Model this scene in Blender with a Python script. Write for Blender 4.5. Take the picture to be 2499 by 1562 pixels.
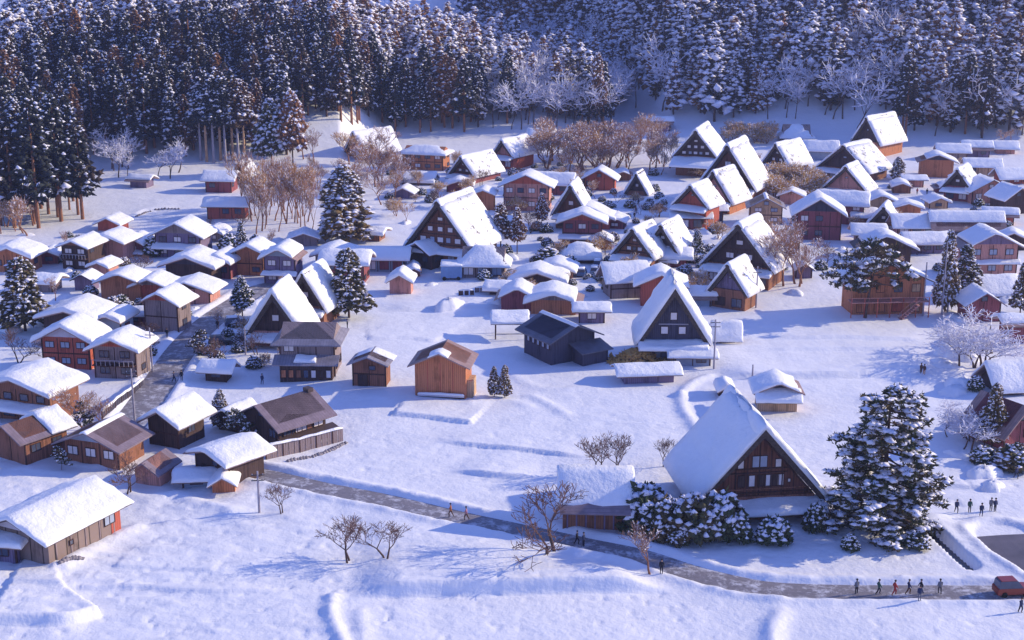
import bpy, math, random
import numpy as np
from mathutils import Vector

# ------------------------------------------------------------------ camera, light, exposure
for o in list(bpy.data.objects):
    bpy.data.objects.remove(o)
SC = bpy.context.scene
COL = SC.collection
R = math.radians
W, HH, F, CX, CY = 2499.0, 1562.0, 3500.0, 1249.5, 781.0
TH = math.atan(981.0 / 3500.0)
CAMZ = 70.0
cam = bpy.data.cameras.new('camera'); camo = bpy.data.objects.new('camera', cam); COL.objects.link(camo)
cam.sensor_width = 36.0; cam.lens = F / W * 36.0; cam.clip_start = 1.0; cam.clip_end = 9000.0
camo.location = (0, 0, CAMZ); camo.rotation_euler = (math.pi / 2 - TH, 0, 0)
SC.camera = camo
SUN_AZ, SUN_EL = 14.0, 23.0          # degrees: azimuth measured from +x towards +y
sd = Vector((math.cos(R(SUN_AZ)) * math.cos(R(SUN_EL)), math.sin(R(SUN_AZ)) * math.cos(R(SUN_EL)), math.sin(R(SUN_EL))))
world = bpy.data.worlds.new('World'); SC.world = world; world.use_nodes = True
nt = world.node_tree; nt.nodes.clear()
sky = nt.nodes.new('ShaderNodeTexSky'); sky.sky_type = 'NISHITA'; sky.sun_disc = False
sky.sun_elevation = R(SUN_EL); sky.sun_rotation = R(90.0 - SUN_AZ); sky.air_density = 1.3; sky.dust_density = 0.4; sky.ozone_density = 3.0
tint = nt.nodes.new('ShaderNodeMix'); tint.data_type = 'RGBA'; tint.blend_type = 'MULTIPLY'; tint.inputs[0].default_value = 1.0
tint.inputs[7].default_value = (1.02, 1.08, 1.88, 1)
bg = nt.nodes.new('ShaderNodeBackground'); bg.inputs[1].default_value = 0.10
wo = nt.nodes.new('ShaderNodeOutputWorld')
nt.links.new(sky.outputs[0], tint.inputs[6]); nt.links.new(tint.outputs[2], bg.inputs[0]); nt.links.new(bg.outputs[0], wo.inputs[0])
sun = bpy.data.lights.new('sun', 'SUN'); sun.energy = 3.9; sun.angle = R(0.6); sun.color = (1.0, 0.86, 0.55)
suno = bpy.data.objects.new('sun', sun); COL.objects.link(suno)
suno.rotation_euler = sd.to_track_quat('Z', 'Y').to_euler()
vs = SC.view_settings; SC.display_settings.display_device = 'sRGB'
vs.view_transform = 'Standard'; vs.look = 'None'; vs.gamma = 1.0; vs.use_curve_mapping = False; vs.exposure = 0.40
SC.render.engine = 'CYCLES'
SC.cycles.max_bounces = 5; SC.cycles.diffuse_bounces = 3; SC.cycles.volume_bounces = 0

# ------------------------------------------------------------------ materials
MATS = {}
def srgb(r, g, b):
    f = lambda c: (c / 255 / 12.92) if c / 255 <= 0.04045 else ((c / 255 + 0.055) / 1.055) ** 2.4
    return (f(r), f(g), f(b), 1)
def newmat(name, rough=0.8, spec=0.2):
    m = bpy.data.materials.new(name); m.use_nodes = True
    n = m.node_tree.nodes; b = n['Principled BSDF']
    b.inputs['Roughness'].default_value = rough; b.inputs['Specular IOR Level'].default_value = spec
    MATS[name] = m
    return m, m.node_tree, b
def N(t, kind, **kw):
    n = t.nodes.new(kind)
    for k, v in kw.items(): setattr(n, k, v)
    return n
def ramp(t, src, stops):
    r = N(t, 'ShaderNodeValToRGB'); e = r.color_ramp.elements
    while len(e) < len(stops): e.new(0.5)
    for el, (p, c) in zip(e, stops): el.position = p; el.color = (*c, 1) if len(c) == 3 else c
    t.links.new(src, r.inputs[0]); return r
def noise_tex(t, vec, scale, detail=4, rough=0.55):
    n = N(t, 'ShaderNodeTexNoise'); n.inputs['Scale'].default_value = scale; n.inputs['Detail'].default_value = detail
    n.inputs['Roughness'].default_value = rough
    t.links.new(vec, n.inputs['Vector']); return n
def bump(t, b, h, strength, dist):
    u = N(t, 'ShaderNodeBump'); u.inputs['Strength'].default_value = strength; u.inputs['Distance'].default_value = dist
    t.links.new(h, u.inputs['Height']); t.links.new(u.outputs[0], b.inputs['Normal']); return u
def snow_mat(name, col, d1=0.25, d2=0.05, s1=0.35, s2=2.5):
    m, t, b = newmat(name, 0.55, 0.25)
    g = N(t, 'ShaderNodeNewGeometry')
    n1 = noise_tex(t, g.outputs['Position'], s1, 5, 0.6); n2 = noise_tex(t, g.outputs['Position'], s2, 4, 0.65)
    r = ramp(t, n1.outputs['Fac'], [(0.25, tuple(c * 0.93 for c in col)), (0.75, col)])
    t.links.new(r.outputs[0], b.inputs['Base Color'])
    ma = N(t, 'ShaderNodeMath', operation='MULTIPLY_ADD'); ma.inputs[1].default_value = d2 / d1
    t.links.new(n2.outputs['Fac'], ma.inputs[0]); t.links.new(n1.outputs['Fac'], ma.inputs[2])
    bump(t, b, ma.outputs[0], 1.0, d1)
    b.inputs['Subsurface Weight'].default_value = 0.0
    return m
snow_mat('snow_ground', (0.84, 0.83, 0.90), 0.30, 0.07, 0.22, 1.6)
snow_mat('snow_roof', (0.90, 0.89, 0.95), 0.30, 0.06, 0.5, 3.0)
snow_mat('snow_tree', (0.82, 0.80, 0.93), 0.2, 0.05, 0.8, 4.0)
def wood(name, c, plank=3.2, var=0.5, rough=0.75):
    m, t, b = newmat(name, rough, 0.2)
    tc = N(t, 'ShaderNodeTexCoord'); sp = N(t, 'ShaderNodeSeparateXYZ'); t.links.new(tc.outputs['Object'], sp.inputs[0])
    ad = N(t, 'ShaderNodeMath', operation='ADD'); t.links.new(sp.outputs[0], ad.inputs[0]); t.links.new(sp.outputs[1], ad.inputs[1])
    mu = N(t, 'ShaderNodeMath', operation='MULTIPLY'); mu.inputs[1].default_value = plank; t.links.new(ad.outputs[0], mu.inputs[0])
    fl = N(t, 'ShaderNodeMath', operation='FLOOR'); t.links.new(mu.outputs[0], fl.inputs[0])
    fr = N(t, 'ShaderNodeMath', operation='FRACT'); t.links.new(mu.outputs[0], fr.inputs[0])
    wn = N(t, 'ShaderNodeTexWhiteNoise', noise_dimensions='1D'); t.links.new(fl.outputs[0], wn.inputs['W'])
    mp = N(t, 'ShaderNodeMapping'); mp.inputs['Scale'].default_value = (1, 1, 0.15); t.links.new(tc.outputs['Object'], mp.inputs[0])
    n = noise_tex(t, mp.outputs[0], 3.0, 5, 0.7)
    big = noise_tex(t, tc.outputs['Object'], 0.45, 3, 0.6)
    mx = N(t, 'ShaderNodeMath', operation='MULTIPLY_ADD'); mx.inputs[1].default_value = 0.45
    t.links.new(wn.outputs['Value'], mx.inputs[0]); t.links.new(n.outputs['Fac'], mx.inputs[2])
    m2 = N(t, 'ShaderNodeMath', operation='MULTIPLY_ADD'); m2.inputs[1].default_value = 0.7
    t.links.new(big.outputs['Fac'], m2.inputs[0]); t.links.new(mx.outputs[0], m2.inputs[2])
    r = ramp(t, m2.outputs[0], [(0.55, tuple(x * (1 - var) for x in c)), (1.0, c), (1.45, tuple(min(1, x * (1 + var)) for x in c))])
    r.color_ramp.elements[2].position = 1.0; r.color_ramp.elements[1].position = 0.8
    gr = N(t, 'ShaderNodeMath', operation='LESS_THAN'); gr.inputs[1].default_value = 0.09; t.links.new(fr.outputs[0], gr.inputs[0])
    dk = N(t, 'ShaderNodeMix', data_type='RGBA'); dk.inputs[7].default_value = tuple(x * 0.35 for x in c) + (1,)
    t.links.new(gr.outputs[0], dk.inputs[0]); t.links.new(r.outputs[0], dk.inputs[6])
    t.links.new(dk.outputs[2], b.inputs['Base Color'])
    bump(t, b, fr.outputs[0], 0.4, 0.03)
    return m
wood('w_red', (0.33, 0.080, 0.055)); wood('w_orange', (0.36, 0.135, 0.07)); wood('w_brown', (0.20, 0.085, 0.055))
wood('w_dark', (0.060, 0.036, 0.034)); wood('w_grey', (0.20, 0.15, 0.155)); wood('w_tan', (0.40, 0.25, 0.16)); wood('w_maroon', (0.20, 0.06, 0.07))
wood('w_black', (0.05, 0.045, 0.07)); wood('w_purple', (0.15, 0.11, 0.18)); wood('w_pink', (0.40, 0.19, 0.16)); wood('beam', (0.07, 0.035, 0.03), 1.0, 0.3)
wood('w_gable', (0.12, 0.048, 0.034), 2.6, 0.6)
wood('w_barn', (0.16, 0.115, 0.105), 0.55, 0.6)  # barn boards darkened in the base colour to stand for a shaded side wall
def plain(name, c, rough=0.7, sc=1.0, var=0.25, bmp=0.02, spec=0.2, metal=0.0):
    m, t, b = newmat(name, rough, spec)
    tc = N(t, 'ShaderNodeTexCoord'); n = noise_tex(t, tc.outputs['Object'], sc, 5, 0.65)
    r = ramp(t, n.outputs['Fac'], [(0.3, tuple(x * (1 - var) for x in c)), (0.7, tuple(min(1, x * (1 + var)) for x in c))])
    t.links.new(r.outputs[0], b.inputs['Base Color']); b.inputs['Metallic'].default_value = metal
    if bmp: bump(t, b, n.outputs['Fac'], 0.6, bmp)
    return m
def road_mat(name, c):
    m, t, b = newmat(name, 0.6, 0.3); g = N(t, 'ShaderNodeNewGeometry')
    n1 = noise_tex(t, g.outputs['Position'], 0.5, 6, 0.7); n2 = noise_tex(t, g.outputs['Position'], 2.2, 5, 0.7)
    r = ramp(t, n2.outputs['Fac'], [(0.3, tuple(x * .7 for x in c)), (0.7, tuple(x * 1.3 for x in c))])
    ad = N(t, 'ShaderNodeMath', operation='MULTIPLY_ADD'); ad.inputs[1].default_value = .5; t.links.new(n2.outputs['Fac'], ad.inputs[0]); t.links.new(n1.outputs['Fac'], ad.inputs[2])
    r2 = ramp(t, ad.outputs[0], [(0.74, (.12, .12, .12)), (0.92, (.75, .75, .75))])
    mx = N(t, 'ShaderNodeMix', data_type='RGBA'); mx.inputs[7].default_value = (.72, .71, .8, 1)
    t.links.new(r2.outputs[0], mx.inputs[0]); t.links.new(r.outputs[0], mx.inputs[6]); t.links.new(mx.outputs[2], b.inputs['Base Color']); bump(t, b, n2.outputs['Fac'], .6, .03)
def thin_snow(name):
    m, t, b = newmat(name, 0.6, 0.2); g = N(t, 'ShaderNodeNewGeometry')
    n1 = noise_tex(t, g.outputs['Position'], 0.55, 6, 0.75); n2 = noise_tex(t, g.outputs['Position'], 3.0, 4, 0.7)
    r = ramp(t, n1.outputs['Fac'], [(0.37, (.17, .14, .13)), (0.43, (.88, .87, .94))]); t.links.new(r.outputs[0], b.inputs['Base Color']); bump(t, b, n2.outputs['Fac'], .8, .08)
thin_snow('snow_thin')
plain('plaster', (0.62, 0.56, 0.62), 0.8, 0.8, 0.12); plain('w_blue', (0.16, 0.27, 0.50), 0.6, 0.8, 0.15); plain('w_steel', (0.28, 0.33, 0.44), 0.6, 0.8, 0.15)
plain('shoji', (0.78, 0.70, 0.72), 0.8, 2.0, 0.08, 0); plain('glass', (0.07, 0.08, 0.13), 0.15, 1.0, 0.2, 0, 0.6); plain('glass_pale', (0.32, 0.36, 0.48), 0.3, 1.0, 0.15, 0, 0.5)
plain('thatch', (0.085, 0.062, 0.055), 0.95, 3.0, 0.5, 0.08); plain('stone', (0.25, 0.22, 0.25), 0.9, 2.0, 0.3, 0.05)
road_mat('asphalt', (0.155, 0.13, 0.145)); plain('asphalt_wet', (0.12, 0.10, 0.12), 0.5, 0.3, 0.3, 0.01, 0.4); plain('water', (0.02, 0.025, 0.05), 0.1, 0.4, 0.2, 0.02, 0.6)
plain('bark', (0.10, 0.06, 0.05), 0.9, 3.0, 0.4, 0.05); plain('bark_warm', (0.26, 0.12, 0.075), 0.9, 2.0, 0.4, 0.05); plain('pole_grey', (0.33, 0.30, 0.36), 0.8, 1.5, 0.2)
plain('metal_dark', (0.05, 0.05, 0.06), 0.5, 1.0, 0.2, 0); plain('tyre', (0.02, 0.02, 0.02), 0.9, 1.0, 0.2, 0)
snow_thin_spots = None
def roofmat(name, c, ax=0, rough=0.5):
    m, t, b = newmat(name, rough, 0.3)
    tc = N(t, 'ShaderNodeTexCoord'); sp = N(t, 'ShaderNodeSeparateXYZ'); t.links.new(tc.outputs['Object'], sp.inputs[0])
    mu = N(t, 'ShaderNodeMath', operation='MULTIPLY'); mu.inputs[1].default_value = 2.2; t.links.new(sp.outputs[ax], mu.inputs[0])
    fr = N(t, 'ShaderNodeMath', operation='FRACT'); t.links.new(mu.outputs[0], fr.inputs[0])
    n = noise_tex(t, tc.outputs['Object'], 0.7, 5, 0.6)
    r = ramp(t, n.outputs['Fac'], [(0.3, tuple(x * 0.75 for x in c)), (0.7, tuple(min(1, x * 1.25) for x in c))])
    gr = N(t, 'ShaderNodeMath', operation='LESS_THAN'); gr.inputs[1].default_value = 0.12; t.links.new(fr.outputs[0], gr.inputs[0])
    dk = N(t, 'ShaderNodeMix', data_type='RGBA'); dk.inputs[7].default_value = tuple(x * 0.7 for x in c) + (1,)
    t.links.new(gr.outputs[0], dk.inputs[0]); t.links.new(r.outputs[0], dk.inputs[6]); t.links.new(dk.outputs[2], b.inputs['Base Color'])
    bump(t, b, fr.outputs[0], 0.5, 0.04)
roofmat('r_brown', (0.33, 0.215, 0.20), 1); roofmat('r_slate', (0.13, 0.12, 0.155), 0); roofmat('r_dark', (0.09, 0.06, 0.06), 1); roofmat('r_grey', (0.27, 0.24, 0.29), 0); roofmat('r_mauve', (0.24, 0.18, 0.215), 1)
def foliage(name, stops, sc=0.06):
    m, t, b = newmat(name, 0.9, 0.1)
    g = N(t, 'ShaderNodeNewGeometry'); oi = N(t, 'ShaderNodeObjectInfo')
    n = noise_tex(t, g.outputs['Position'], sc, 3, 0.6); n2 = noise_tex(t, g.outputs['Position'], 1.2, 3, 0.6)
    a = N(t, 'ShaderNodeMath', operation='MULTIPLY_ADD'); a.inputs[1].default_value = 0.3; t.links.new(oi.outputs['Random'], a.inputs[0]); t.links.new(n.outputs['Fac'], a.inputs[2])
    a2 = N(t, 'ShaderNodeMath', operation='MULTIPLY_ADD'); a2.inputs[1].default_value = 0.35; t.links.new(n2.outputs['Fac'], a2.inputs[0]); t.links.new(a.outputs[0], a2.inputs[2])
    s = N(t, 'ShaderNodeMath', operation='SUBTRACT'); s.inputs[1].default_value = 0.33; t.links.new(a2.outputs[0], s.inputs[0])
    r = ramp(t, s.outputs[0], stops); t.links.new(r.outputs[0], b.inputs['Base Color'])
    return m
foliage('f_cedar', [(0.25, (0.028, 0.036, 0.040)), (0.50, (0.040, 0.042, 0.044)), (0.75, (0.10, 0.055, 0.035))])
foliage('f_brown', [(0.2, (0.085, 0.055, 0.045)), (0.5, (0.16, 0.085, 0.055)), (0.7, (0.26, 0.12, 0.06))])
foliage('f_pine', [(0.2, (0.045, 0.065, 0.038)), (0.5, (0.070, 0.078, 0.045)), (0.7, (0.13, 0.09, 0.05))], 0.4)
foliage('f_olive', [(0.2, (0.060, 0.058, 0.035)), (0.5, (0.11, 0.085, 0.045)), (0.7, (0.18, 0.11, 0.05))], 0.4)
foliage('f_twig', [(0.2, (0.30, 0.18, 0.15)), (0.5, (0.44, 0.24, 0.16)), (0.7, (0.54, 0.31, 0.15))])
foliage('f_twigdark', [(0.2, (0.11, 0.07, 0.075)), (0.6, (0.19, 0.11, 0.10))])
foliage('f_gold', [(0.2, (0.42, 0.23, 0.10)), (0.6, (0.62, 0.36, 0.12))])
foliage('f_frost', [(0.2, (0.50, 0.46, 0.62)), (0.6, (0.66, 0.58, 0.70))])

# ------------------------------------------------------------------ mesh helpers
def M(x): return MATS[x] if isinstance(x, str) else x
def link(name, me, parent=None, loc=None, rz=0.0):
    o = bpy.data.objects.new(name, me); COL.objects.link(o)
    if parent is not None: o.parent = parent
    if loc is not None: o.location = loc
    if rz: o.rotation_euler = (0, 0, rz)
    return o
def mesh(name, V, Fc, mat, smooth=False):
    me = bpy.data.meshes.new(name); me.from_pydata([tuple(v) for v in V], [], Fc)
    me.materials.append(M(mat))
    if smooth: me.polygons.foreach_set('use_smooth', [True] * len(me.polygons))
    me.update(); return me
def mesh_np(name, V, T, mat, smooth=False, mi=None, mats=None):
    V = np.asarray(V, np.float32); T = np.asarray(T, np.int32); k = T.shape[1]
    me = bpy.data.meshes.new(name); me.vertices.add(len(V)); me.vertices.foreach_set('co', V.ravel())
    me.loops.add(T.size); me.loops.foreach_set('vertex_index', T.ravel())
    me.polygons.add(len(T)); me.polygons.foreach_set('loop_start', np.arange(0, T.size, k, dtype=np.int32))
    if smooth: me.polygons.foreach_set('use_smooth', np.ones(len(T), bool))
    for m_ in (mats or [mat]): me.materials.append(M(m_))
    if mi is not None: me.polygons.foreach_set('material_index', np.asarray(mi, np.int32))
    me.update(); me.validate(); return me
class MB:
    def __init__(s): s.v = []; s.f = []
    def add(s, V, Fc):
        n = len(s.v); s.v += [tuple(v) for v in V]; s.f += [tuple(i + n for i in f) for f in Fc]; return s
    def box(s, x0, y0, z0, x1, y1, z1):
        return s.add([(x0, y0, z0), (x1, y0, z0), (x1, y1, z0), (x0, y1, z0), (x0, y0, z1), (x1, y0, z1), (x1, y1, z1), (x0, y1, z1)],
                     [(0, 3, 2, 1), (4, 5, 6, 7), (0, 1, 5, 4), (1, 2, 6, 5), (2, 3, 7, 6), (3, 0, 4, 7)])
    def tube(s, p, q, r0, r1, n=6):
        p = Vector(p); q = Vector(q); d = (q - p).normalized(); a = d.orthogonal().normalized(); b = d.cross(a)
        V = []
        for c, r in ((p, r0), (q, r1)):
            for i in range(n):
                t = 2 * math.pi * i / n; V.append(c + a * math.cos(t) * r + b * math.sin(t) * r)
        return s.add(V, [(i, (i + 1) % n, n + (i + 1) % n, n + i) for i in range(n)] + [tuple(range(n))[::-1], tuple(range(n, 2 * n))])
    def make(s, name, mat, parent=None, loc=None, rz=0.0, smooth=False):
        return link(name, mesh(name, s.v, s.f, mat, smooth), parent, loc, rz)
def tag(o, label=None, cat=None, group=None, kind=None):
    if label: o['label'] = label
    if cat: o['category'] = cat
    if group: o['group'] = group
    if kind: o['kind'] = kind
    return o
def empty(name, loc, rz=0.0):
    o = bpy.data.objects.new(name, None); COL.objects.link(o); o.location = loc; o.rotation_euler = (0, 0, rz)
    o.empty_display_size = 0.5; return o

# ------------------------------------------------------------------ pixels of the photograph <-> places in the valley
FW = np.array([0, math.cos(TH), -math.sin(TH)]); UP = np.array([0, math.sin(TH), math.cos(TH)])
def proj(P):
    d = np.array([P[0], P[1], P[2] - CAMZ]); zc = d @ FW
    return CX + F * d[0] / zc, CY - F * (d @ UP) / zc, F / zc
def ray(px, py):
    return np.array([(px - CX) / F, 0, 0]) + UP * (-(py - CY) / F) + FW
def sstep(a, b, t):
    t = np.clip((t - a) / (b - a), 0, 1); return t * t * (3 - 2 * t)
RX = np.array([-300, -180, -150, -115, -62, -48, -7, 15, 33, 60, 400.]); RC = np.array([14, 15, 24, 42, 36, 20, 9, 6, 1, 0, 0.])
AX = np.array([-300, -170, -60, -45, 40, 400.]); AY = np.array([405, 412, 428, 474, 484, 484.])
BX = np.array([-400, 25, 55, 120, 400.]); BY = np.array([640, 640, 498, 470, 448.])
def base(x, y):
    x = np.asarray(x, float); y = np.asarray(y, float)
    k = np.clip(y, 300, 560) / 500.0
    xs = x / k
    a = y - np.interp(xs, AX, AY)
    ha = 0.5 * np.logaddexp(0, a / 6.0) * 6.0; cap = np.interp(xs, RX, RC)
    ha = cap * (1 - np.exp(-ha / np.maximum(cap, 0.5)))
    b = y - np.interp(x, BX, BY)
    hb = 0.55 * np.logaddexp(0, b / 10.0) * 10.0
    hb = 135 * (1 - np.exp(-hb / 135))
    near = 0.0
    return np.where(y < 330, 0.0, ha + hb) + near
def G(px, py):
    r = ray(px, py); r = r / r[1]
    t0 = 100.0
    ys = np.concatenate([np.arange(100, 700, 1.0), np.arange(700, 2500, 4.0)])
    z = CAMZ + r[2] * ys - base(r[0] * ys, ys)
    i = int(np.argmax(z < 0))
    if z[i] >= 0: i = len(ys) - 1
    a, b_ = ys[i - 1], ys[i]
    for _ in range(14):
        m = 0.5 * (a + b_)
        if CAMZ + r[2] * m - float(base(r[0] * m, m)) < 0: b_ = m
        else: a = m
    return r[0] * a, a
def scale_at(x, y, z=0.0): return F / ((y) * FW[1] + (z - CAMZ) * FW[2])
def height_from(x, y, py, z0=0.0):
    # height z over (x,y) whose picture row is py
    k = (CY - py) / F
    # (d.UP)/(d.FW)=k
    a = y * UP[1] - k * y * FW[1]; b_ = UP[2] - k * FW[2]
    return CAMZ - a / b_
def at_z(px, py, z):
    r = ray(px, py); t = (z - CAMZ) / r[2]; return r[0] * t, r[1] * t

# ------------------------------------------------------------------ relief of the snow cover
_rng = np.random.RandomState(7); PERM = _rng.rand(256, 256)
def vnoise(x, y):
    xi = np.floor(x).astype(int); yi = np.floor(y).astype(int); fx = x - xi; fy = y - yi
    fx = fx * fx * (3 - 2 * fx); fy = fy * fy * (3 - 2 * fy)
    p = lambda i, j: PERM[(i) & 255, (j) & 255]
    return (p(xi, yi) * (1 - fx) * (1 - fy) + p(xi + 1, yi) * fx * (1 - fy) + p(xi, yi + 1) * (1 - fx) * fy + p(xi + 1, yi + 1) * fx * fy) - 0.5
def seg_dist(x, y, pts):
    best = np.full(x.shape, 1e9); side = np.zeros(x.shape); tt = np.zeros(x.shape)
    L = [0.0]
    for a, b_ in zip(pts[:-1], pts[1:]): L.append(L[-1] + math.hypot(b_[0] - a[0], b_[1] - a[1]))
    for i, (a, b_) in enumerate(zip(pts[:-1], pts[1:])):
        dx, dy = b_[0] - a[0], b_[1] - a[1]; l2 = dx * dx + dy * dy + 1e-9
        t = np.clip(((x - a[0]) * dx + (y - a[1]) * dy) / l2, 0, 1)
        ex = x - (a[0] + t * dx); ey = y - (a[1] + t * dy); d = np.hypot(ex, ey)
        m = d < best
        best = np.where(m, d, best); side = np.where(m, dx * (y - a[1]) - dy * (x - a[0]), side); tt = np.where(m, L[i] + t * math.sqrt(l2), tt)
    return best, np.sign(side), tt, L[-1]
def smooth_line(pts, n=6):
    P = [Vector((*p, 0)) for p in pts]; out = []
    P = [P[0] * 2 - P[1]] + P + [P[-1] * 2 - P[-2]]
    for i in range(1, len(P) - 2):
        for k in range(n):
            t = k / n; a, b_, c, d = P[i - 1], P[i], P[i + 1], P[i + 2]
            v = 0.5 * ((2 * b_) + (c - a) * t + (2 * a - 5 * b_ + 4 * c - d) * t * t + (3 * b_ - a - 3 * c + d) * t ** 3)
            out.append((v.x, v.y))
    out.append((P[-2].x, P[-2].y)); return out
def line(*px): return smooth_line([G(a, b_) for a, b_ in px])
ROADS = [  # (line, half width, name, material, label)
    (line((560, 1140), (650, 1156), (780, 1186), (940, 1217), (1110, 1257), (1300, 1297), (1430, 1325), (1560, 1352), (1680, 1390), (1800, 1420), (1900, 1435), (2060, 1441), (2250, 1442), (2420, 1443), (2560, 1446)), 1.35, 'road', 'asphalt'),
    (line((250, 1115), (300, 1050), (350, 985), (392, 925), (430, 868), (468, 822), (520, 775), (575, 738), (640, 700), (700, 690)), 2.3, 'street', 'asphalt'),
    (line((2450, 1302), (2500, 1345), (2600, 1400)), 3.0, 'parking_lot', 'asphalt_wet'),
]
STREAM = line((2268, 1288), (2300, 1318), (2335, 1350), (2372, 1382))
STEPS = [  # near-facing banks of the rice terraces: (line, height, near width, far decay)
    (line((845, 1458), (1000, 1452), (1200, 1446), (1400, 1440), (1650, 1433)), 1.9, 1.3, 12.0),
    (line((930, 1432), (1150, 1430), (1350, 1424), (1560, 1405)), 0.30, 0.6, 4.0),
    (line((-30, 1530), (60, 1526), (160, 1524), (240, 1500)), 1.4, 1.2, 9.0),
    (line((0, 1420), (150, 1432), (330, 1432), (520, 1446), (700, 1440)), 0.35, 0.9, 5.0),
    (line((960, 1016), (1050, 1022), (1150, 1032)), 0.7, 0.7, 5.0),
    (line((1050, 1074), (1180, 1086), (1320, 1100), (1450, 1118)), 0.6, 0.7, 6.0),
    (line((1080, 1142), (1200, 1160), (1340, 1166)), 0.8, 1.0, 7.0),
    (line((920, 762), (1050, 757), (1180, 753), (1260, 748)), 0.7, 0.8, 6.0),
    (line((900, 835), (1000, 832), (1060, 838)), 0.4, 0.7, 6.0),
    (line((1860, 828), (2000, 826), (2150, 828), (2300, 832)), 0.5, 0.7, 5.0),
    (line((1840, 855), (2000, 853), (2290, 856)), 0.35, 0.7, 5.0),
    (line((1740, 922), (1900, 922), (2060, 920), (2200, 912), (2330, 905)), 1.1, 1.2, 8.0),
    (line((2050, 985), (2200, 990), (2330, 1000)), 0.4, 0.8, 5.0),
    (line((2200, 1180), (2350, 1188), (2499, 1200)), 0.5, 0.8, 5.0),
    (line((700, 590), (820, 588), (920, 590)), 0.8, 1.0, 6.0),
    (line((320, 530), (360, 515), (440, 511)), 0.8, 1.0, 4.0),
    (line((280, 1380), (400, 1385), (520, 1392)), 0.25, 0.6, 3.0),
]
RIDGES = [  # ploughed or wind-piled ridges: (line, height, width)
    (line((812, 1462), (806, 1500), (822, 1545), (850, 1600)), .65, .8),
    (line((880, 1500), (888, 1600)), 0.3, .9),
    (line((1840, 1440), (1890, 1462), (1905, 1490), (1888, 1530), (1880, 1600)), .8, 1.1),
    (line((1660, 965), (1668, 1000), (1690, 1035), (1705, 1060)), 0.6, .9),
    (line((1660, 965), (1690, 935), (1730, 918)), 0.6, .9),
    (line((1300, 965), (1340, 985), (1380, 1010)), 0.4, 1.0),
    (line((300, 1200), (360, 1215), (430, 1205), (480, 1225), (560, 1240)), 0.7, 1.6),
    (line((150, 1385), (200, 1350), (270, 1310), (330, 1285)), 0.8, 1.3),
    (line((2275, 1275), (2330, 1310), (2400, 1365), (2460, 1395)), 1.3, 2.2),
    (line((2310, 1270), (2380, 1330), (2450, 1380)), 1.0, 1.8),
    (line((2320, 760), (2322, 820), (2330, 880)), 0.8, 1.2),
    (line((2330, 905), (2360, 950), (2420, 985)), 0.7, 1.2),
    (line((900, 975), (1000, 985), (1150, 985)), 0.2, 1.6),
    (line((1150, 985), (1230, 975), (1290, 990)), 0.3, 1.2),
    (line((1240, 905), (1320, 945), (1450, 945)), 0.3, 1.2),
]
def relief(x, y):
    x = np.asarray(x, float); y = np.asarray(y, float)
    far = sstep(480, 330, y)
    fg = sstep(-20, -60, x) * sstep(190, 150, y)
    z = 0.9 * vnoise(x / 21, y / 26) + 0.20 * vnoise(x / 9.3 + 9, y / 5.1) + 0.06 * vnoise(x / 1.9, y / 1.5 + 5)
    z += (0.42 * np.maximum(0, vnoise(x / 3.8 + 31, y / 1.5)) + 0.14 * vnoise(x / 1.8 + 7, y / 0.9)) * (0.08 + 0.92 * sstep(10, -40, x) * sstep(210, 160, y))
    z -= 0.9 * np.maximum(0, vnoise(x / 0.75 + 3, y / 0.85) - .30) * sstep(200, 165, y) + 0.5 * np.maximum(0, vnoise(x / 0.9, y / 0.9 + 77) - .30) * sstep(0.05, .2, vnoise(x / 25, y / 20 + 11) + .1)
    z = z * (0.35 + 0.65 * far)
    for L, h, w, dec in STEPS:
        xs = [p[0] for p in L]; ys = [p[1] for p in L]
        m = (x > min(xs) - 30) & (x < max(xs) + 30) & (y > min(ys) - 8) & (y < max(ys) + 5 * dec)
        if not m.any(): continue
        d, sd_, t, T = seg_dist(x[m], y[m], L); s = d * sd_
        if L[-1][0] < L[0][0]: s = -s
        end = sstep(0, 6, t) * sstep(0, 6, T - t) if T > 14 else 1.0
        z[m] += 0.85 * h * sstep(-w * .6, 0.15, s) * np.exp(-np.maximum(s, 0) / dec) * np.where((t <= 0) | (t >= T), 0, end)
    for L, h, w in RIDGES:
        xs = [p[0] for p in L]; ys = [p[1] for p in L]
        m = (x > min(xs) - 6) & (x < max(xs) + 6) & (y > min(ys) - 6) & (y < max(ys) + 6)
        if not m.any(): continue
        d, sd_, t, T = seg_dist(x[m], y[m], L)
        z[m] += h * 0.85 * np.exp(-(d / w) ** 2) * (0.85 + 0.25 * vnoise(x[m] / 1.6, y[m] / 1.6))
    for L, hw, nm, mt in ROADS:
        xs = [p[0] for p in L]; ys = [p[1] for p in L]
        m = (x > min(xs) - 12) & (x < max(xs) + 12) & (y > min(ys) - 12) & (y < max(ys) + 12)
        if not m.any(): continue
        d, sd_, t, T = seg_dist(x[m], y[m], L)
        k = sstep(hw + 1.1, hw + 0.15, d); far2 = sstep(hw + 7, hw + 2, d)
        z[m] = z[m] * (1 - 0.75 * far2) + 0.42 * np.exp(-((d - hw - 1.5) / 0.8) ** 2) * (0.8 + 0.7 * vnoise(x[m] / 1.3, y[m] / 1.3))
        z[m] = z[m] * (1 - k) - 0.35 * k
    m = (x > min(p[0] for p in STREAM) - 6) & (x < max(p[0] for p in STREAM) + 6) & (y > min(p[1] for p in STREAM) - 6) & (y < max(p[1] for p in STREAM) + 6)
    if m.any():
        d, sd_, t, T = seg_dist(x[m], y[m], STREAM); k = sstep(0.95, 0.5, d); z[m] = z[m] * (1 - k) - 0.9 * k
    return z
def ground(x, y):
    return float(base(x, y)) + float(relief(np.array([x]), np.array([y]))[0])

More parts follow.
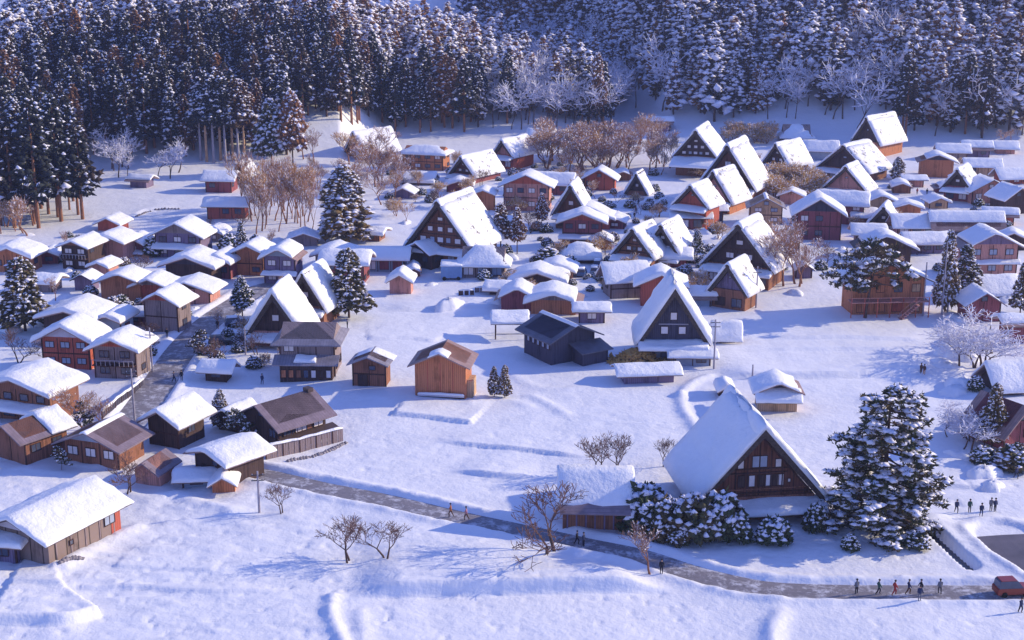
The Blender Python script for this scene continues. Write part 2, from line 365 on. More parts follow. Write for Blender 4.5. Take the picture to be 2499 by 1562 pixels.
# ------------------------------------------------------------------ ground, road, hills, sky
def build_ground():
    NU = 620
    u = np.linspace(-0.50, 0.50, NU)
    yv = np.concatenate([np.arange(100, 125, 1.0), np.arange(125, 200, .30), 200 * (760 / 200.0) ** np.linspace(0, 1, 460), np.linspace(775, 3200, 40)]); NV = len(yv)
    U, Y = np.meshgrid(u, yv); X = U * (Y + 60)
    z = base(X.ravel(), Y.ravel()) + relief(X.ravel(), Y.ravel())
    V = np.stack([X.ravel(), Y.ravel(), z], 1)
    i = np.arange(NV - 1)[:, None] * NU + np.arange(NU - 1)[None, :]
    i = i.ravel(); T = np.stack([i, i + 1, i + NU + 1, i + NU], 1)
    o = link('ground', mesh_np('ground', V, T, 'snow_ground', True)); tag(o, kind='structure')
build_ground()
for L, hw, nm, mt in ROADS:
    mb = MB(); P = [Vector((*p, 0)) for p in L]; V = []; n = 5
    for i, p in enumerate(P):
        d = (P[min(i + 1, len(P) - 1)] - P[max(i - 1, 0)]).normalized(); nn = Vector((-d.y, d.x, 0))
        for k in range(n):
            q = p + nn * (k / (n - 1) * 2 - 1) * (hw + 0.45); V.append((q.x, q.y, float(base(q.x, q.y)) - 0.16 - 0.06 * abs(k / (n - 1) * 2 - 1)))
    Fc = [(i * n + k, i * n + k + 1, i * n + n + k + 1, i * n + n + k) for i in range(len(P) - 1) for k in range(n - 1)]
    o = link(nm, mesh(nm, V, Fc, mt)); tag(o, kind='structure')
mb = MB(); P = [Vector((*p, 0)) for p in STREAM]; V = []
for i, p in enumerate(P):
    d = (P[min(i + 1, len(P) - 1)] - P[max(i - 1, 0)]).normalized(); nn = Vector((-d.y, d.x, 0))
    for s in (-1, 1): V.append(tuple(p + nn * s * 0.9 + Vector((0, 0, -0.72))))
o = link('stream_water', mesh('stream_water', V, [(2 * i, 2 * i + 1, 2 * i + 3, 2 * i + 2) for i in range(len(P) - 1)], 'water')); tag(o, kind='structure')

# ------------------------------------------------------------------ building parts
ALLB = []
HRNG = random.Random(11)
def snow_grid(fx, us, vs_, zr, t, seed, edge=0.35, skirt=0.0):
    """snow lying on a roof: us, vs_ plan coordinates, zr(a,b) roof height, t thickness"""
    rg = random.Random(seed); nu, nv = len(us), len(vs_); V = []
    ph = [rg.uniform(0, 6.28) for _ in range(6)]; k1, k2 = rg.uniform(.5, 1.1), rg.uniform(.5, 1.1)
    u0, u1, v0, v1 = us[0], us[-1], vs_[0], vs_[-1]
    for top in (1, 0):
        for b_ in vs_:
            for a in us:
                ea = min(a - u0, u1 - a) / edge; eb = min(b_ - v0, v1 - b_) / edge
                e = (1 - max(0, 1 - ea) ** 2) ** 0.5 * (1 - max(0, 1 - eb) ** 2) ** 0.5 if min(ea, eb) < 1 else 1.0
                n = 1 + 0.16 * math.sin(k1 * a + ph[0] + 0.4 * math.sin(k2 * b_ + ph[1])) + 0.12 * math.sin(1.9 * b_ + ph[2]) + 0.10 * math.sin(2.7 * a + ph[3] + b_) + rg.uniform(-.05, .05)
                da = db = 0.0
                if top and (ea < 1 or eb < 1):
                    da = 0.10 * math.sin(2.3 * b_ + ph[4]) * (1 if a > 0 else -1) * (ea < 1); db = 0.10 * math.sin(2.1 * a + ph[5]) * (eb < 1)
                z = zr(a, b_) + (t * (0.30 + 0.70 * e) * n if top else 0.015)
                V.append(fx(a + da, b_ + db, z))
    Fc = []; n0 = nu * nv
    for j in range(nv - 1):
        for i in range(nu - 1):
            q = j * nu + i; Fc.append((q, q + 1, q + nu + 1, q + nu)); q += n0; Fc.append((q, q + nu, q + nu + 1, q + 1))
    rim = [i for i in range(nu)] + [j * nu + nu - 1 for j in range(1, nv)] + [(nv - 1) * nu + i for i in range(nu - 2, -1, -1)] + [j * nu for j in range(nv - 2, 0, -1)]
    for p, q in zip(rim, rim[1:] + rim[:1]): Fc.append((p, p + n0, q + n0, q))
    return V, Fc
def spaced(a, b_, n, e=0.3):
    r = [a, a + e * 0.35, a + e] + [a + e + (b_ - a - 2 * e) * i / n for i in range(1, n)] + [b_ - e, b_ - e * 0.35, b_]
    return r
WCACHE = {}
def window(par, x, z, w, h, face, wd, dp, pane='glass', frame='beam', y=None):
    key = (round(w * .9, 1), round(h * .9, 1), pane, frame)
    if key not in WCACHE:
        w_, h_ = key[0], key[1]; p = MB().box(-w_ / 2, -0.03, -h_ / 2, w_ / 2, 0.02, h_ / 2); f = MB(); t = 0.07
        f.box(-w_ / 2 - t, -0.09, -h_ / 2 - t, -w_ / 2, 0.02, h_ / 2 + t); f.box(w_ / 2, -0.09, -h_ / 2 - t, w_ / 2 + t, 0.02, h_ / 2 + t)
        f.box(-w_ / 2, -0.09, h_ / 2, w_ / 2, 0.02, h_ / 2 + t); f.box(-w_ / 2, -0.12, -h_ / 2 - t, w_ / 2, 0.02, -h_ / 2)
        nb = max(1, int(round(w_ / 0.9)))
        for i in range(1, nb): f.box(-w_ / 2 + w_ * i / nb - 0.04, -0.07, -h_ / 2, -w_ / 2 + w_ * i / nb + 0.04, -0.031, h_ / 2)
        WCACHE[key] = (mesh('window', p.v, p.f, pane), mesh('frame', f.v, f.f, frame))
    a, b_ = WCACHE[key]
    if face == 'f': loc, rz = (x, -0.06 if y is None else y, z), 0
    elif face == 'r': loc, rz = (wd / 2 + 0.06, x, z), math.pi / 2
    else: loc, rz = (-wd / 2 - 0.06, x, z), -math.pi / 2
    o = link('window', a, par, loc, rz); link('frame', b_, o)
    return o
def walls(par, w, L, eave, rise, orient, mat, name='wall', y0=0.0, zb=-1.2):
    if orient == 'f':
        pr = [(-w / 2, zb), (w / 2, zb), (w / 2, eave), (0, eave + rise), (-w / 2, eave)]
        V = [(a, y, z) for y in (y0, y0 + L) for a, z in pr]
    else:
        pr = [(y0, zb), (y0 + L, zb), (y0 + L, eave), (y0 + L / 2, eave + rise), (y0, eave)]
        V = [(x, a, z) for x in (-w / 2, w / 2) for a, z in pr]
    if rise <= 0.01:
        return MB().box(-w / 2, y0, zb, w / 2, y0 + L, eave).make(name, mat, par)
    Fc = [(0, 1, 2, 3, 4), (9, 8, 7, 6, 5)] + [(i, 5 + i, 5 + (i + 1) % 5, (i + 1) % 5) for i in range(5)]
    return link(name, mesh(name, V, Fc, mat), par)
def roof(par, w, L, eave, rise, orient, oe=0.9, og=0.8, rmat='r_brown', snow=0.55, hip=False, seed=1, thick=0.2, y0=0.0, full=True, cover=None):
    if orient == 'f': A, B, fx = w / 2, L, (lambda a, b_, z: (a, b_ + y0, z))
    else: A, B, fx = L / 2, w, (lambda a, b_, z: (b_ - w / 2, a + L / 2 + y0, z))
    sl = rise / A; ax = A + oe; zr_ = eave + rise; ze = eave - oe * sl
    hs = sl * 1.05 if hip else None; b0, b1 = -og, B + og
    def zr(a, b_):
        z = zr_ - sl * abs(a)
        if hip: z = min(z, ze + hs * max(0, min(b_ - b0, b1 - b_)))
        return z
    m = MB(); t = thick
    if not hip:
        for (a0, a1) in ((-ax, 0), (0, ax)):
            V = [fx(a0, b0, zr(a0, b0)), fx(a1, b0, zr(a1, b0)), fx(a1, b1, zr(a1, b1)), fx(a0, b1, zr(a0, b1))]
            V += [(x, y, z - t) for x, y, z in V]
            m.add(V, [(0, 1, 2, 3), (7, 6, 5, 4), (0, 4, 5, 1), (1, 5, 6, 2), (2, 6, 7, 3), (3, 7, 4, 0)])
    else:
        e = (zr_ - ze) / hs; e = min(e, (b1 - b0) / 2 - 0.01); r0, r1 = b0 + e, b1 - e; c = [(-ax, b0), (ax, b0), (ax, b1), (-ax, b1)]
        V = [fx(a, b_, ze) for a, b_ in c] + [fx(0, r0, zr_), fx(0, r1, zr_)] + [fx(a, b_, ze - t) for a, b_ in c]
        m.add(V, [(0, 1, 4), (1, 2, 5, 4), (2, 3, 5), (3, 0, 4, 5), (6, 7, 1, 0), (7, 8, 2, 1), (8, 9, 3, 2), (9, 6, 0, 3), (9, 8, 7, 6)])
    ro = m.make('roof', rmat, par)
    if snow > 0:
        sx = 0.14; rg = random.Random(seed)
        zs = lambda a, b_: zr_ - sl * (math.sqrt(a * a + 0.35) - 0.12) if not hip else min(zr_ - sl * (math.sqrt(a * a + .35) - .12), ze + hs * max(0, min(b_ - b0, b1 - b_)) + .02)
        zs2 = lambda a, b_: max(zs(a, b_), zr(a, b_) - 0.02) if abs(a) > 0.6 else zr(a, b_)
        sl0, sl1 = (rg.choice([.55, .7, .8]), 1) if rg.random() < .16 else ((1, rg.choice([.6, .75])) if rg.random() < .14 else (1, 1)); snow = snow * rg.uniform(.6, 1.1)
        us = spaced((-ax - sx) * sl0, (ax + sx) * sl1, 8); v_ = spaced(b0 - sx, b1 + sx, max(5, int(B / 1.4)))
        if cover == 'patch':
            v_ = spaced(b0, b0 + (b1 - b0) * 0.35, 5); us = spaced(-ax * 0.35, ax * 0.3, 5)
        elif cover == 'back': v_ = spaced(b0 + (b1 - b0) * 0.55, b1, 5)
        elif cover == 'ridge': us = spaced(-0.5, 0.5, 3)
        if cover:
            V, Fc = snow_grid(fx, us, v_, zr, snow, seed)
        else:
            V, Fc = snow_grid(fx, us, v_, zr, snow, seed)
            # soften the crest
            V = [v if i >= len(V) // 2 else v for i, v in enumerate(V)]
        link('roof_snow', mesh('roof_snow', V, Fc, 'snow_roof', True), par)
    return ro
def leanto(par, x0, x1, ya, yb, za, zb, rmat='r_brown', snow=0.4, seed=1, thick=0.14, name='porch_roof'):
    """single-pitch roof from (ya,za) high edge down to (yb,zb) low edge; x0..x1"""
    V = [(x0, ya, za), (x1, ya, za), (x1, yb, zb), (x0, yb, zb)]; V += [(x, y, z - thick) for x, y, z in V]
    o = link(name, mesh(name, V, [(0, 1, 2, 3), (7, 6, 5, 4), (0, 4, 5, 1), (1, 5, 6, 2), (2, 6, 7, 3), (3, 7, 4, 0)], rmat), par)
    if snow > 0:
        lo, hi = min(ya, yb), max(ya, yb)
        zf = lambda a, b_: za + (zb - za) * (b_ - ya) / (yb - ya)
        Vs, Fc = snow_grid(lambda a, b_, z: (a, b_, z), spaced(x0 - .08, x1 + .08, max(5, int((x1 - x0) / 1.5))), spaced(lo - .1, hi + .02, 4, 0.25), zf, snow, seed, 0.25)
        link('porch_snow', mesh('porch_snow', Vs, Fc, 'snow_roof', True), par)
    return o
def posts(par, w, L, eave, mat='beam', mid=None):
    for sx in (-1, 1):
        MB().box(sx * w / 2 - .12, -0.05, -1, sx * w / 2 + .12, .12, eave - .05).make('corner_post', mat, par)
    n = int(w / 2.4)
    for i in range(1, n): MB().box(-w / 2 + w * i / n - .07, -0.035, -1, -w / 2 + w * i / n + .07, .1, eave - .06).make('wall_post', mat, par)
    for z in (mid or []): MB().box(-w / 2, -0.07, z - .1, w / 2, .05, z + .1).make('beam', mat, par)

SEED = [100]
def house(cx, by, w, eave, rise, L, yaw, orient, mat, label, cat='house', name=None, win='res', roofm='r_brown', snow=0.6, hip=False, skirt=None,
          oe=None, og=1.25, gable=None, side=None, cover=None, wm=None, lift=0.0, pane='glass', door=None, balcony=None, sink=0.3, storeys=None, extra=None, group=None):
    SEED[0] += 1; sd_ = SEED[0]; rg = random.Random(sd_)
    x, y = G(cx, by); s = scale_at(x, y); k = s * 0.93
    wm = wm or w / s / max(0.3, math.cos(R(yaw))); ev = eave / k; rs = rise / k * 0.86; L = L * (.68 if orient == 'f' else .8)
    oe = oe if oe is not None else 0.13 * wm if orient == 'f' else 0.9
    z = ground(x, y) - 0.1 + lift; rz = -R(yaw)
    nm = name or {'house': 'wooden_house', 'shed': 'storage_shed', 'barn': 'barn', 'storehouse': 'storehouse'}.get(cat, 'wooden_house')
    o = empty(nm, (x, y, z), rz); tag(o, label, cat, group)
    walls(o, wm, L, ev, rs, orient, mat)
    if gable:   # upper gable in another material, 3 cm proud
        if orient == 'f':
            q = 0.88; link('gable_wall', mesh('gable_wall', [(-wm / 2 * q, -0.04, ev + rs * (1 - q) * 0.4), (wm / 2 * q, -0.04, ev + rs * (1 - q) * .4), (0, -0.04, ev + rs * (q + .02)),
                 (-wm / 2 * q, 0.05, ev + rs * (1 - q) * .4), (wm / 2 * q, 0.05, ev + rs * (1 - q) * .4), (0, 0.05, ev + rs * (q + .02))], [(0, 1, 2), (3, 5, 4), (0, 3, 4, 1), (1, 4, 5, 2), (2, 5, 3, 0)], gable), o)
    roof(o, wm, L, ev, rs, orient, oe, og, roofm, snow, hip, sd_, cover=cover)
    if win != 'none':
        mids = [ev * 0.5] if ev > 4 else []
        posts(o, wm, L, ev, 'beam', mids)
    sto = storeys or (2 if ev > 4.3 else 1)
    n = max(1, int(wm / 2.6))
    if win in ('res', 'white', 'few'):
        pn = {'res': pane, 'white': 'shoji', 'few': pane}[win]
        for st in range(sto):
            zc = ev * (st + 0.55) / sto
            for i in range(n):
                if win == 'few' and rg.random() < 0.5: continue
                xx = -wm / 2 + wm * (i + 0.5) / n
                if door is not None and st == 0 and i == door: 
                    window(o, xx, 1.0, 1.0, 1.9, 'f', wm, L, 'w_dark').name = 'door'; continue
                window(o, xx, zc, min(1.7, wm / n * 0.6), min(1.2, ev / sto * 0.4), 'f', wm, L, pn if rg.random() < 0.8 else 'shoji')
            m_ = max(1, int(L / 3.2))
            face = 'r' if yaw > -12 else 'l'
            for i in range(m_):
                if rg.random() < 0.25: continue
                window(o, L * (i + 0.5) / m_, zc, min(1.5, L / m_ * 0.5), min(1.1, ev / sto * .38), face, wm, L, pane)
        if rs > 1.8 and orient == 'f' and not gable: window(o, 0, ev + rs * 0.28, 1.1, 0.9, 'f', wm, L, pn)
    elif win == 'barn':
        window(o, wm * 0.1, ev * 0.75, 1.0, 0.7, 'f', wm, L, pane)
        window(o, -wm * 0.2, 1.05, 1.5, 2.0, 'f', wm, L, 'w_dark').name = 'door'
    elif win == 'shop':
        for i in range(n): window(o, -wm / 2 + wm * (i + .5) / n, min(1.5, ev * .5), wm / n * .75, min(1.9, ev * .6), 'f', wm, L, pane if i % 3 else 'shoji')
        if sto > 1:
            for i in range(n): window(o, -wm / 2 + wm * (i + .5) / n, ev * .76, wm / n * .5, 1.0, 'f', wm, L, pane)
    if skirt:   # (height fraction of eave, depth m)
        zf, dp = skirt; leanto(o, -wm / 2 - .4, wm / 2 + .4, -0.02, -dp, ev * zf, ev * zf - dp * 0.38, roofm, min(snow, .42) if snow else .35, sd_ + 7)
    if balcony:
        zb = ev * balcony; MB().box(-wm / 2, -1.1, zb, wm / 2, -0.02, zb + .12).make('balcony_floor', 'beam', o)
        MB().box(-wm / 2, -1.15, zb + .95, wm / 2, -1.05, zb + 1.05).make('handrail', 'pole_grey', o)
        nb = int(wm / 0.7)
        for i in range(nb + 1): MB().box(-wm / 2 + wm * i / nb - .04, -1.14, zb + .1, -wm / 2 + wm * i / nb + .04, -1.06, zb + .96).make('baluster', 'pole_grey', o)
    if extra: extra(o, wm, L, ev, rs, sd_)
    ALLB.append((x, y, wm, L, rz)); return o

def gassho(cx, by, w, gy, ay, back, label, wm=None, wins='norm', walm='w_brown', gm='w_gable', snow=0.55, skirt=2.2, Lr=(9, 19), yawlim=(-80, 80), thatch='thatch', oe=0.7, skirtsnow=0.5, low=True, rec=0.9, gap=.09):
    smat = 'snow_thin' if gap >= .09 else 'snow_roof'
    SEED[0] += 1; sd_ = SEED[0]; rg = random.Random(sd_)
    x, y = G(cx, by); s = scale_at(x, y)
    # shift the gable plane back from the skirt roof's low edge
    z0 = ground(x, y) - 0.15
    zg = height_from(x, y, gy); za = height_from(x, y, ay + 3)
    q = at_z(back[0], back[1], za); dx, dy = q[0] - x, q[1] - y
    Lm = math.hypot(dx, dy); yaw = math.atan2(dx, dy)
    yaw = max(R(yawlim[0]), min(R(yawlim[1]), yaw)); Lm = max(Lr[0], min(Lr[1], Lm))
    wm = wm or w / s / max(0.35, math.cos(yaw)); ev = zg - z0; H = za - zg
    o = empty('thatched_farmhouse', (x, y, z0), -yaw); tag(o, label, 'thatched house')
    a = wm / 2; sl = H / a
    wi = wm * 0.86
    MB().box(-wi / 2, rec * 0.6, -1, wi / 2, Lm - rec * .6, ev + 0.3).make('wall', walm, o)
    # gable wall
    q = 0.90; yg = rec
    link('gable_wall', mesh('gable_wall', [(-a * q, yg, ev - .1), (a * q, yg, ev - .1), (0, yg, ev + H * q), (-a * q, yg + .2, ev - .1), (a * q, yg + .2, ev - .1), (0, yg + .2, ev + H * q)],
         [(0, 1, 2), (3, 5, 4), (0, 3, 4, 1), (1, 4, 5, 2), (2, 5, 3, 0)], gm), o)
    link('gable_wall', mesh('gable_wall', [(-a * q, Lm - yg, ev - .1), (a * q, Lm - yg, ev - .1), (0, Lm - yg, ev + H * q)], [(0, 2, 1)], gm), o)
    # thatch: two thick slabs
    t = 0.75; nx, nz = sl / math.hypot(1, sl), 1 / math.hypot(1, sl)
    m = MB()
    for sg in (-1, 1):
        e = (sg * (a + 0.35), ev - 0.35 * sl); r = (0, ev + H)
        e2 = (e[0] - sg * nx * t, e[1] - nz * t + .25); r2 = (0, ev + H - t / nz * 0.95)
        e2 = (e[0] - sg * t * 1.05, e[1] + 0.0)
        lean = 0.5
        V = [(e[0], 0, e[1]), (r[0], -lean, r[1]), (r2[0], -lean, r2[1]), (e2[0], 0, e2[1]), (e[0], Lm, e[1]), (r[0], Lm + lean, r[1]), (r2[0], Lm + lean, r2[1]), (e2[0], Lm, e2[1])]
        m.add(V, [(0, 1, 2, 3), (7, 6, 5, 4), (0, 4, 5, 1), (2, 6, 7, 3), (1, 5, 6, 2), (0, 3, 7, 4)])
    m.make('thatch_roof', thatch, o)
    # barge trim
    for sg in (-1, 1):
        MB().tube((sg * a * .86, yg - .12, ev + .1), (0, yg - .25, ev + H * .86), .14, .14, 4).make('barge_beam', 'beam', o)
    # snow on both slopes
    for sg in (-1, 1):
        nu, nv = 9, max(7, int(Lm / 1.6)); V = []; ph = rg.uniform(0, 6)
        for top in (1, 0):
            for j in range(nv + 1):
                b_ = -0.55 - 0.12 + (Lm + 1.34) * j / nv
                for i in range(nu + 1):
                    f = gap + (1 - gap) * i / nu; a_ = (a + .42) * f; zz = ev + H - sl * a_
                    e = min(f * (a + .4) / .5 if False else 9, (1 - f) * (a + .4) * math.hypot(1, sl) / .45, j * (Lm / nv) / .5 + .15, (nv - j) * (Lm / nv) / .5 + .15)
                    e = 1 if e >= 1 else math.sqrt(max(0, 1 - (1 - e) ** 2))
                    lean = (1 - f)
                    bb = (b_ if 0 < j < nv else b_) ; bb = bb + (0.25 * f if j == 0 else (-0.25 * f if j == nv else 0))
                    tt = snow * (.35 + .65 * e) * (1 + .14 * math.sin(.9 * b_ + ph + 3 * f) + .12 * math.sin(5 * f * nu / 2 + ph) + rg.uniform(-.10, .10)) if top else .01
                    nnx = nx * (1 - (1 - f) ** 6) if top else nx
                    V.append((sg * (a_ * 1.0 + nnx * tt), bb, zz + nz * tt + (tt * 0.55 * (1 - f) ** 5)))
        n0 = (nu + 1) * (nv + 1); Fc = []
        for j in range(nv):
            for i in range(nu):
                p = j * (nu + 1) + i; Fc.append((p, p + 1, p + nu + 2, p + nu + 1)); p += n0; Fc.append((p, p + nu + 1, p + nu + 2, p + 1))
        rim = [i for i in range(nu + 1)] + [j * (nu + 1) + nu for j in range(1, nv + 1)] + [nv * (nu + 1) + i for i in range(nu - 1, -1, -1)] + [j * (nu + 1) for j in range(nv - 1, 0, -1)]
        for p, q_ in zip(rim, rim[1:] + rim[:1]): Fc.append((p, p + n0, q_ + n0, q_))
        link('roof_snow', mesh('roof_snow', V, Fc, smat, True), o)
    # ridge cap: thatch bundle under a snow roll, with cross poles
    MB().box(-.55, -.5, ev + H - .45, .55, Lm + .5, ev + H + .12).make('ridge_cap', thatch, o)
    V, Fc = snow_grid(lambda a_, b_, z: (a_, b_, z), spaced(-1.05, 1.05, 5, .45), spaced(-.8, Lm + .8, int(Lm / 2.2), .6), lambda a_, b_: ev + H + .12 - .75 * sl * abs(a_) ** 1.5, snow * .95, sd_ + 3, .6)
    link('ridge_snow', mesh('ridge_snow', V, Fc, 'snow_roof', True), o)
    # windows in the gable
    yw = yg - 0.03
    def gw(x_, f, w_, h_, pane): window(o, x_, ev + H * f, w_, h_, 'f', wm, Lm, pane, y=yw)
    if wins == 'norm':
        gw(0, .56, wm * .10, H * .10, 'shoji')
        for k in (-1, 1): gw(k * wm * .13, .24, wm * .11, H * .13, 'shoji')
        gw(0, .24, wm * .08, H * .13, 'glass')
        for zf, ww in ((.40, .50), (.12, .76)): MB().box(-a * ww, yg - .14, ev + H * zf - .1, a * ww, yg - .001, ev + H * zf + .1).make('beam', 'beam', o)
    elif wins == 'many':
        gw(0, .60, wm * .08, H * .07, 'shoji')
        for k in (-1, 0, 1): gw(k * wm * .15, .38, wm * .08, H * .10, 'shoji')
        for k in (-2, 0, 2): gw(k * wm * .13, .15, wm * .09, H * .11, 'shoji')
        for k in (-1, 1): gw(k * wm * .12, .15, wm * .07, H * .11, 'glass_pale')
        for zf, ww in ((.50, .42), (.27, .66), (.05, .86)): MB().box(-a * ww, yg - .14, ev + H * zf - .1, a * ww, yg - .001, ev + H * zf + .1).make('beam', 'beam', o)
    elif wins == 'wada':
        gw(0, .50, wm * .125, H * .17, 'glass_pale')
        for k in (-1, 1): gw(k * wm * .145, .47, wm * .050, H * .12, 'shoji')
        for xx, pn in ((-.135, 'w_dark'), (-.055, 'shoji'), (.015, 'w_dark'), (.075, 'shoji'), (.125, 'w_dark'), (.168, 'shoji')): gw(wm * xx, .235, wm * (.055 if pn == 'w_dark' else .045), H * .17, pn)
        gw(wm * .235, .22, wm * .022, H * .05, 'shoji')
        for zf, ww in ((.40, .50), (.345, .44), (.12, .80), (.07, .86)): MB().box(-a * ww, yg - .14, ev + H * zf - .07, a * ww, yg - .001, ev + H * zf + .07).make('beam', 'w_brown' if zf in (.12,) else 'beam', o)
        for k in range(-4, 5):
            MB().box(k * wm * .09 - .07, yg - .1, ev, k * wm * .09 + .07, yg - .002, ev + H * max(0.05, (.84 - abs(k) * .175))).make('gable_post', 'beam', o)
    elif wins == 'dark3':
        gw(0, .46, wm * .10, H * .15, 'shoji')
        for k in (-1, 1): gw(k * wm * .125, .20, wm * .11, H * .15, 'shoji')
        MB().box(-a * .42, yg - .16, ev + H * .305, a * .42, yg - .001, ev + H * .325).make('beam', 'pole_grey', o)
    elif wins == 'one': gw(0, .36, wm * .13, H * .15, 'shoji')
    elif wins == 'plain':
        gw(0, .5, wm * .06, H * .06, 'glass_pale')
    if low:
        n = max(2, int(wi / 2.3))
        for i in range(n):
            window(o, -wi / 2 + wi * (i + .5) / n, max(1.0, ev * .42), wi / n * .62, max(.8, min(1.7, ev * .5)), 'f', wm, Lm, rg.choice(['glass', 'shoji', 'w_dark', 'glass_pale']), y=rec * .6 - .06)
    if skirt: leanto(o, -a * .98, a * .98, rec - .02, -skirt + .3, ev - .35, ev - .35 - skirt * .33, 'r_dark', skirtsnow, sd_ + 9)
    # pole seats of the ridge (cross sticks) and side lean-to eave
    for j in range(int(Lm / 2.2)):
        MB().tube((-.75, 1.2 + j * 2.2, ev + H + .02), (.75, 1.2 + j * 2.2, ev + H + .02), .07, .07, 4).make('ridge_pole', 'beam', o)
    ALLB.append((x, y, wm, Lm, -yaw)); return o

# ------------------------------------------------------------------ thatched farmhouses (front-gable centre, ground row, gable width, gable-foot row, apex row, far end of the ridge)
gassho(1854, 1268, 322, 1222, 1042, (1791, 962), 'largest thatched farmhouse with snow-laden roof and white-shuttered gable beside the big pine', wins='wada', skirt=2.4, snow=.75, Lr=(14, 18), rec=1.1, gap=0)
gassho(1642, 880, 172, 836, 700, (1640, 668), 'black-gabled thatched farmhouse with three white windows, left of the open field', wins='dark3', walm='w_steel', gm='w_black', snow=1.0, skirt=2.0, skirtsnow=.7, yawlim=(-8, 2), gap=0)
gassho(745, 800, 104, 752, 664, (770, 648), 'thatched farmhouse right behind the other one above the four-storey dark house', wins='one', gm='w_dark', snow=.7, gap=.05)
gassho(672, 852, 138, 815, 712, (690, 694), 'thatched farmhouse with white band under the gable, beside the snowy street', wins='one', gm='w_dark', walm='w_pink', snow=.9, gap=0)
gassho(1071, 650, 165, 604, 488, (1146, 462), 'wide thatched farmhouse with rows of pale gable windows in the middle of the village', wins='many', Lr=(14, 20), snow=.5)
gassho(1797, 700, 160, 652, 545, (1848, 526), 'dark thatched farmhouse with three square windows, standing behind the smaller A-frame', wins='norm', gm='w_dark', snow=.6)
gassho(1774, 750, 86, 712, 642, (1809, 630), 'small grey-gabled thatched hut in front of the dark farmhouse', wins='plain', gm='w_purple', walm='w_brown', skirt=0, snow=.55, Lr=(7, 10))
gassho(1543, 660, 96, 624, 556, (1579, 544), 'thatched house with orange gable window and curved porch snow near the village centre', wins='norm', gm='w_brown', snow=.6)
gassho(1612, 650, 92, 622, 546, (1641, 536), 'thatched house tucked right behind the one with the orange gable window', wins='norm', gm='w_dark', snow=.5)
gassho(1391, 560, 84, 522, 450, (1409, 437), 'thatched house with one pale gable window above the curved-roof house', wins='one', gm='w_gable')
gassho(1770, 500, 132, 458, 352, (1816, 336), 'tallest sunlit thatched farmhouse of the back row, bright right slope', wins='norm', gm='w_gable', snow=.6)
gassho(1738, 520, 84, 490, 416, (1788, 405), 'reddish-gabled thatched house overlapping the tallest back-row farmhouse', wins='plain', gm='w_pink', walm='w_orange')
gassho(1683, 560, 78, 502, 450, (1708, 446), 'leftmost reddish thatched house of the overlapping trio', wins='plain', gm='w_red', walm='w_red', Lr=(8, 12))
gassho(1694, 432, 104, 384, 316, (1726, 300), 'thatched house with a broad snow apron below its dark triangular gable', wins='many', gm='w_dark', skirt=5.5, skirtsnow=.6, low=False)
gassho(1552, 478, 52, 470, 421, (1566, 416), 'tiny isolated thatched hut with a round pale window at the far snow field', wins='one', gm='w_dark', skirt=0, Lr=(5, 8), low=False)
gassho(1891, 425, 62, 402, 348, (1950, 340), 'small thatched house with dotted white windows behind the golden bushes', wins='norm', gm='w_dark', wm=9)
gassho(2055, 440, 104, 414, 352, (2117, 343), 'thatched house with bluish snow slope below the pale frosted wood', wins='plain', gm='w_dark')
gassho(2060, 486, 92, 462, 404, (2086, 398), 'thatched house with plain brown gable in front of the bluish-roofed one', wins='plain', gm='w_pink', walm='w_pink', Lr=(8, 12))
gassho(2331, 490, 60, 458, 411, (2360, 402), 'thatched house near the right edge with pink porch roofs in front', wins='one', gm='w_dark', walm='w_maroon')
gassho(2153, 562, 66, 548, 502, (2166, 494), 'little thatched A-frame beside the long blue-roofed row', wins='one', gm='w_dark', skirt=0, Lr=(5, 8))
gassho(866, 388, 54, 373, 320, (954, 311), 'lone thatched barn with a broad snowy side at the foot of the cedar hill', wm=9.5, wins='plain', gm='w_pink', Lr=(11, 14), skirt=0, low=False)
gassho(1127, 447, 60, 427, 380, (1197, 368), 'thatched house with speckled snow roof and small triangular gable at the back left', wins='norm', gm='w_gable', wm=9, walm='w_maroon')
gassho(1226, 412, 46, 380, 340, (1283, 331), 'uppermost thatched house behind the speckled one, pink lower wall', wins='plain', gm='w_pink', walm='w_red', wm=7.5)
gassho(2110, 382, 70, 348, 284, (2180, 276), 'tall steep-roofed thatched barn with yellow-orange side wall below the right wood', wins='plain', gm='w_dark', walm='w_orange', wm=10, skirt=0, low=False)

# ------------------------------------------------------------------ other houses, barns and sheds
H = house
# bottom left
def barn_side(o, w, L, ev, rs, sd_):
    for i in range(5): MB().box(w / 2 - .02, L * (i + .5) / 5 - .09, -1, w / 2 + .08, L * (i + .5) / 5 + .09, ev - .1).make('wall_post', 'w_grey', o)
    window(o, L * .84, ev * .6, 1.8, 1.2, 'r', w, L, 'glass_pale'); window(o, L * .30, ev * .5, .6, .6, 'r', w, L, 'glass')
    MB().box(w / 2 - .02, L - 1.6, -1, w / 2 + .06, L - .02, ev - .12).make('door', 'w_red', o)
    leanto(o, -w / 2 - 1.5, -w / 2 + 3.0, -.02, -2.2, ev * .62, ev * .52, 'r_dark', .6, 3)
H(48, 1366, 176, 74, 42, 17, 27, 'f', 'w_barn', 'shade-toned plank barn with a smooth white roof in the bottom left corner', 'barn', win='none', snow=.45, gable='plaster', oe=.9, extra=barn_side, roofm='r_dark')
H(8, 1372, 70, 50, 8, 5, 10, 's', 'w_purple', 'low snow-capped lean-to shed standing in front of the plank barn', 'shed', win='few', snow=.6)
def annex_orange(o, w, L, ev, rs, sd_):
    pass
H(520, 1172, 96, 62, 20, 8.5, 40, 'f', 'w_dark', 'snow-roofed barn with brown side wall at the bend of the grey road', 'barn', win='barn', snow=.55, gable='w_brown', oe=1.0)
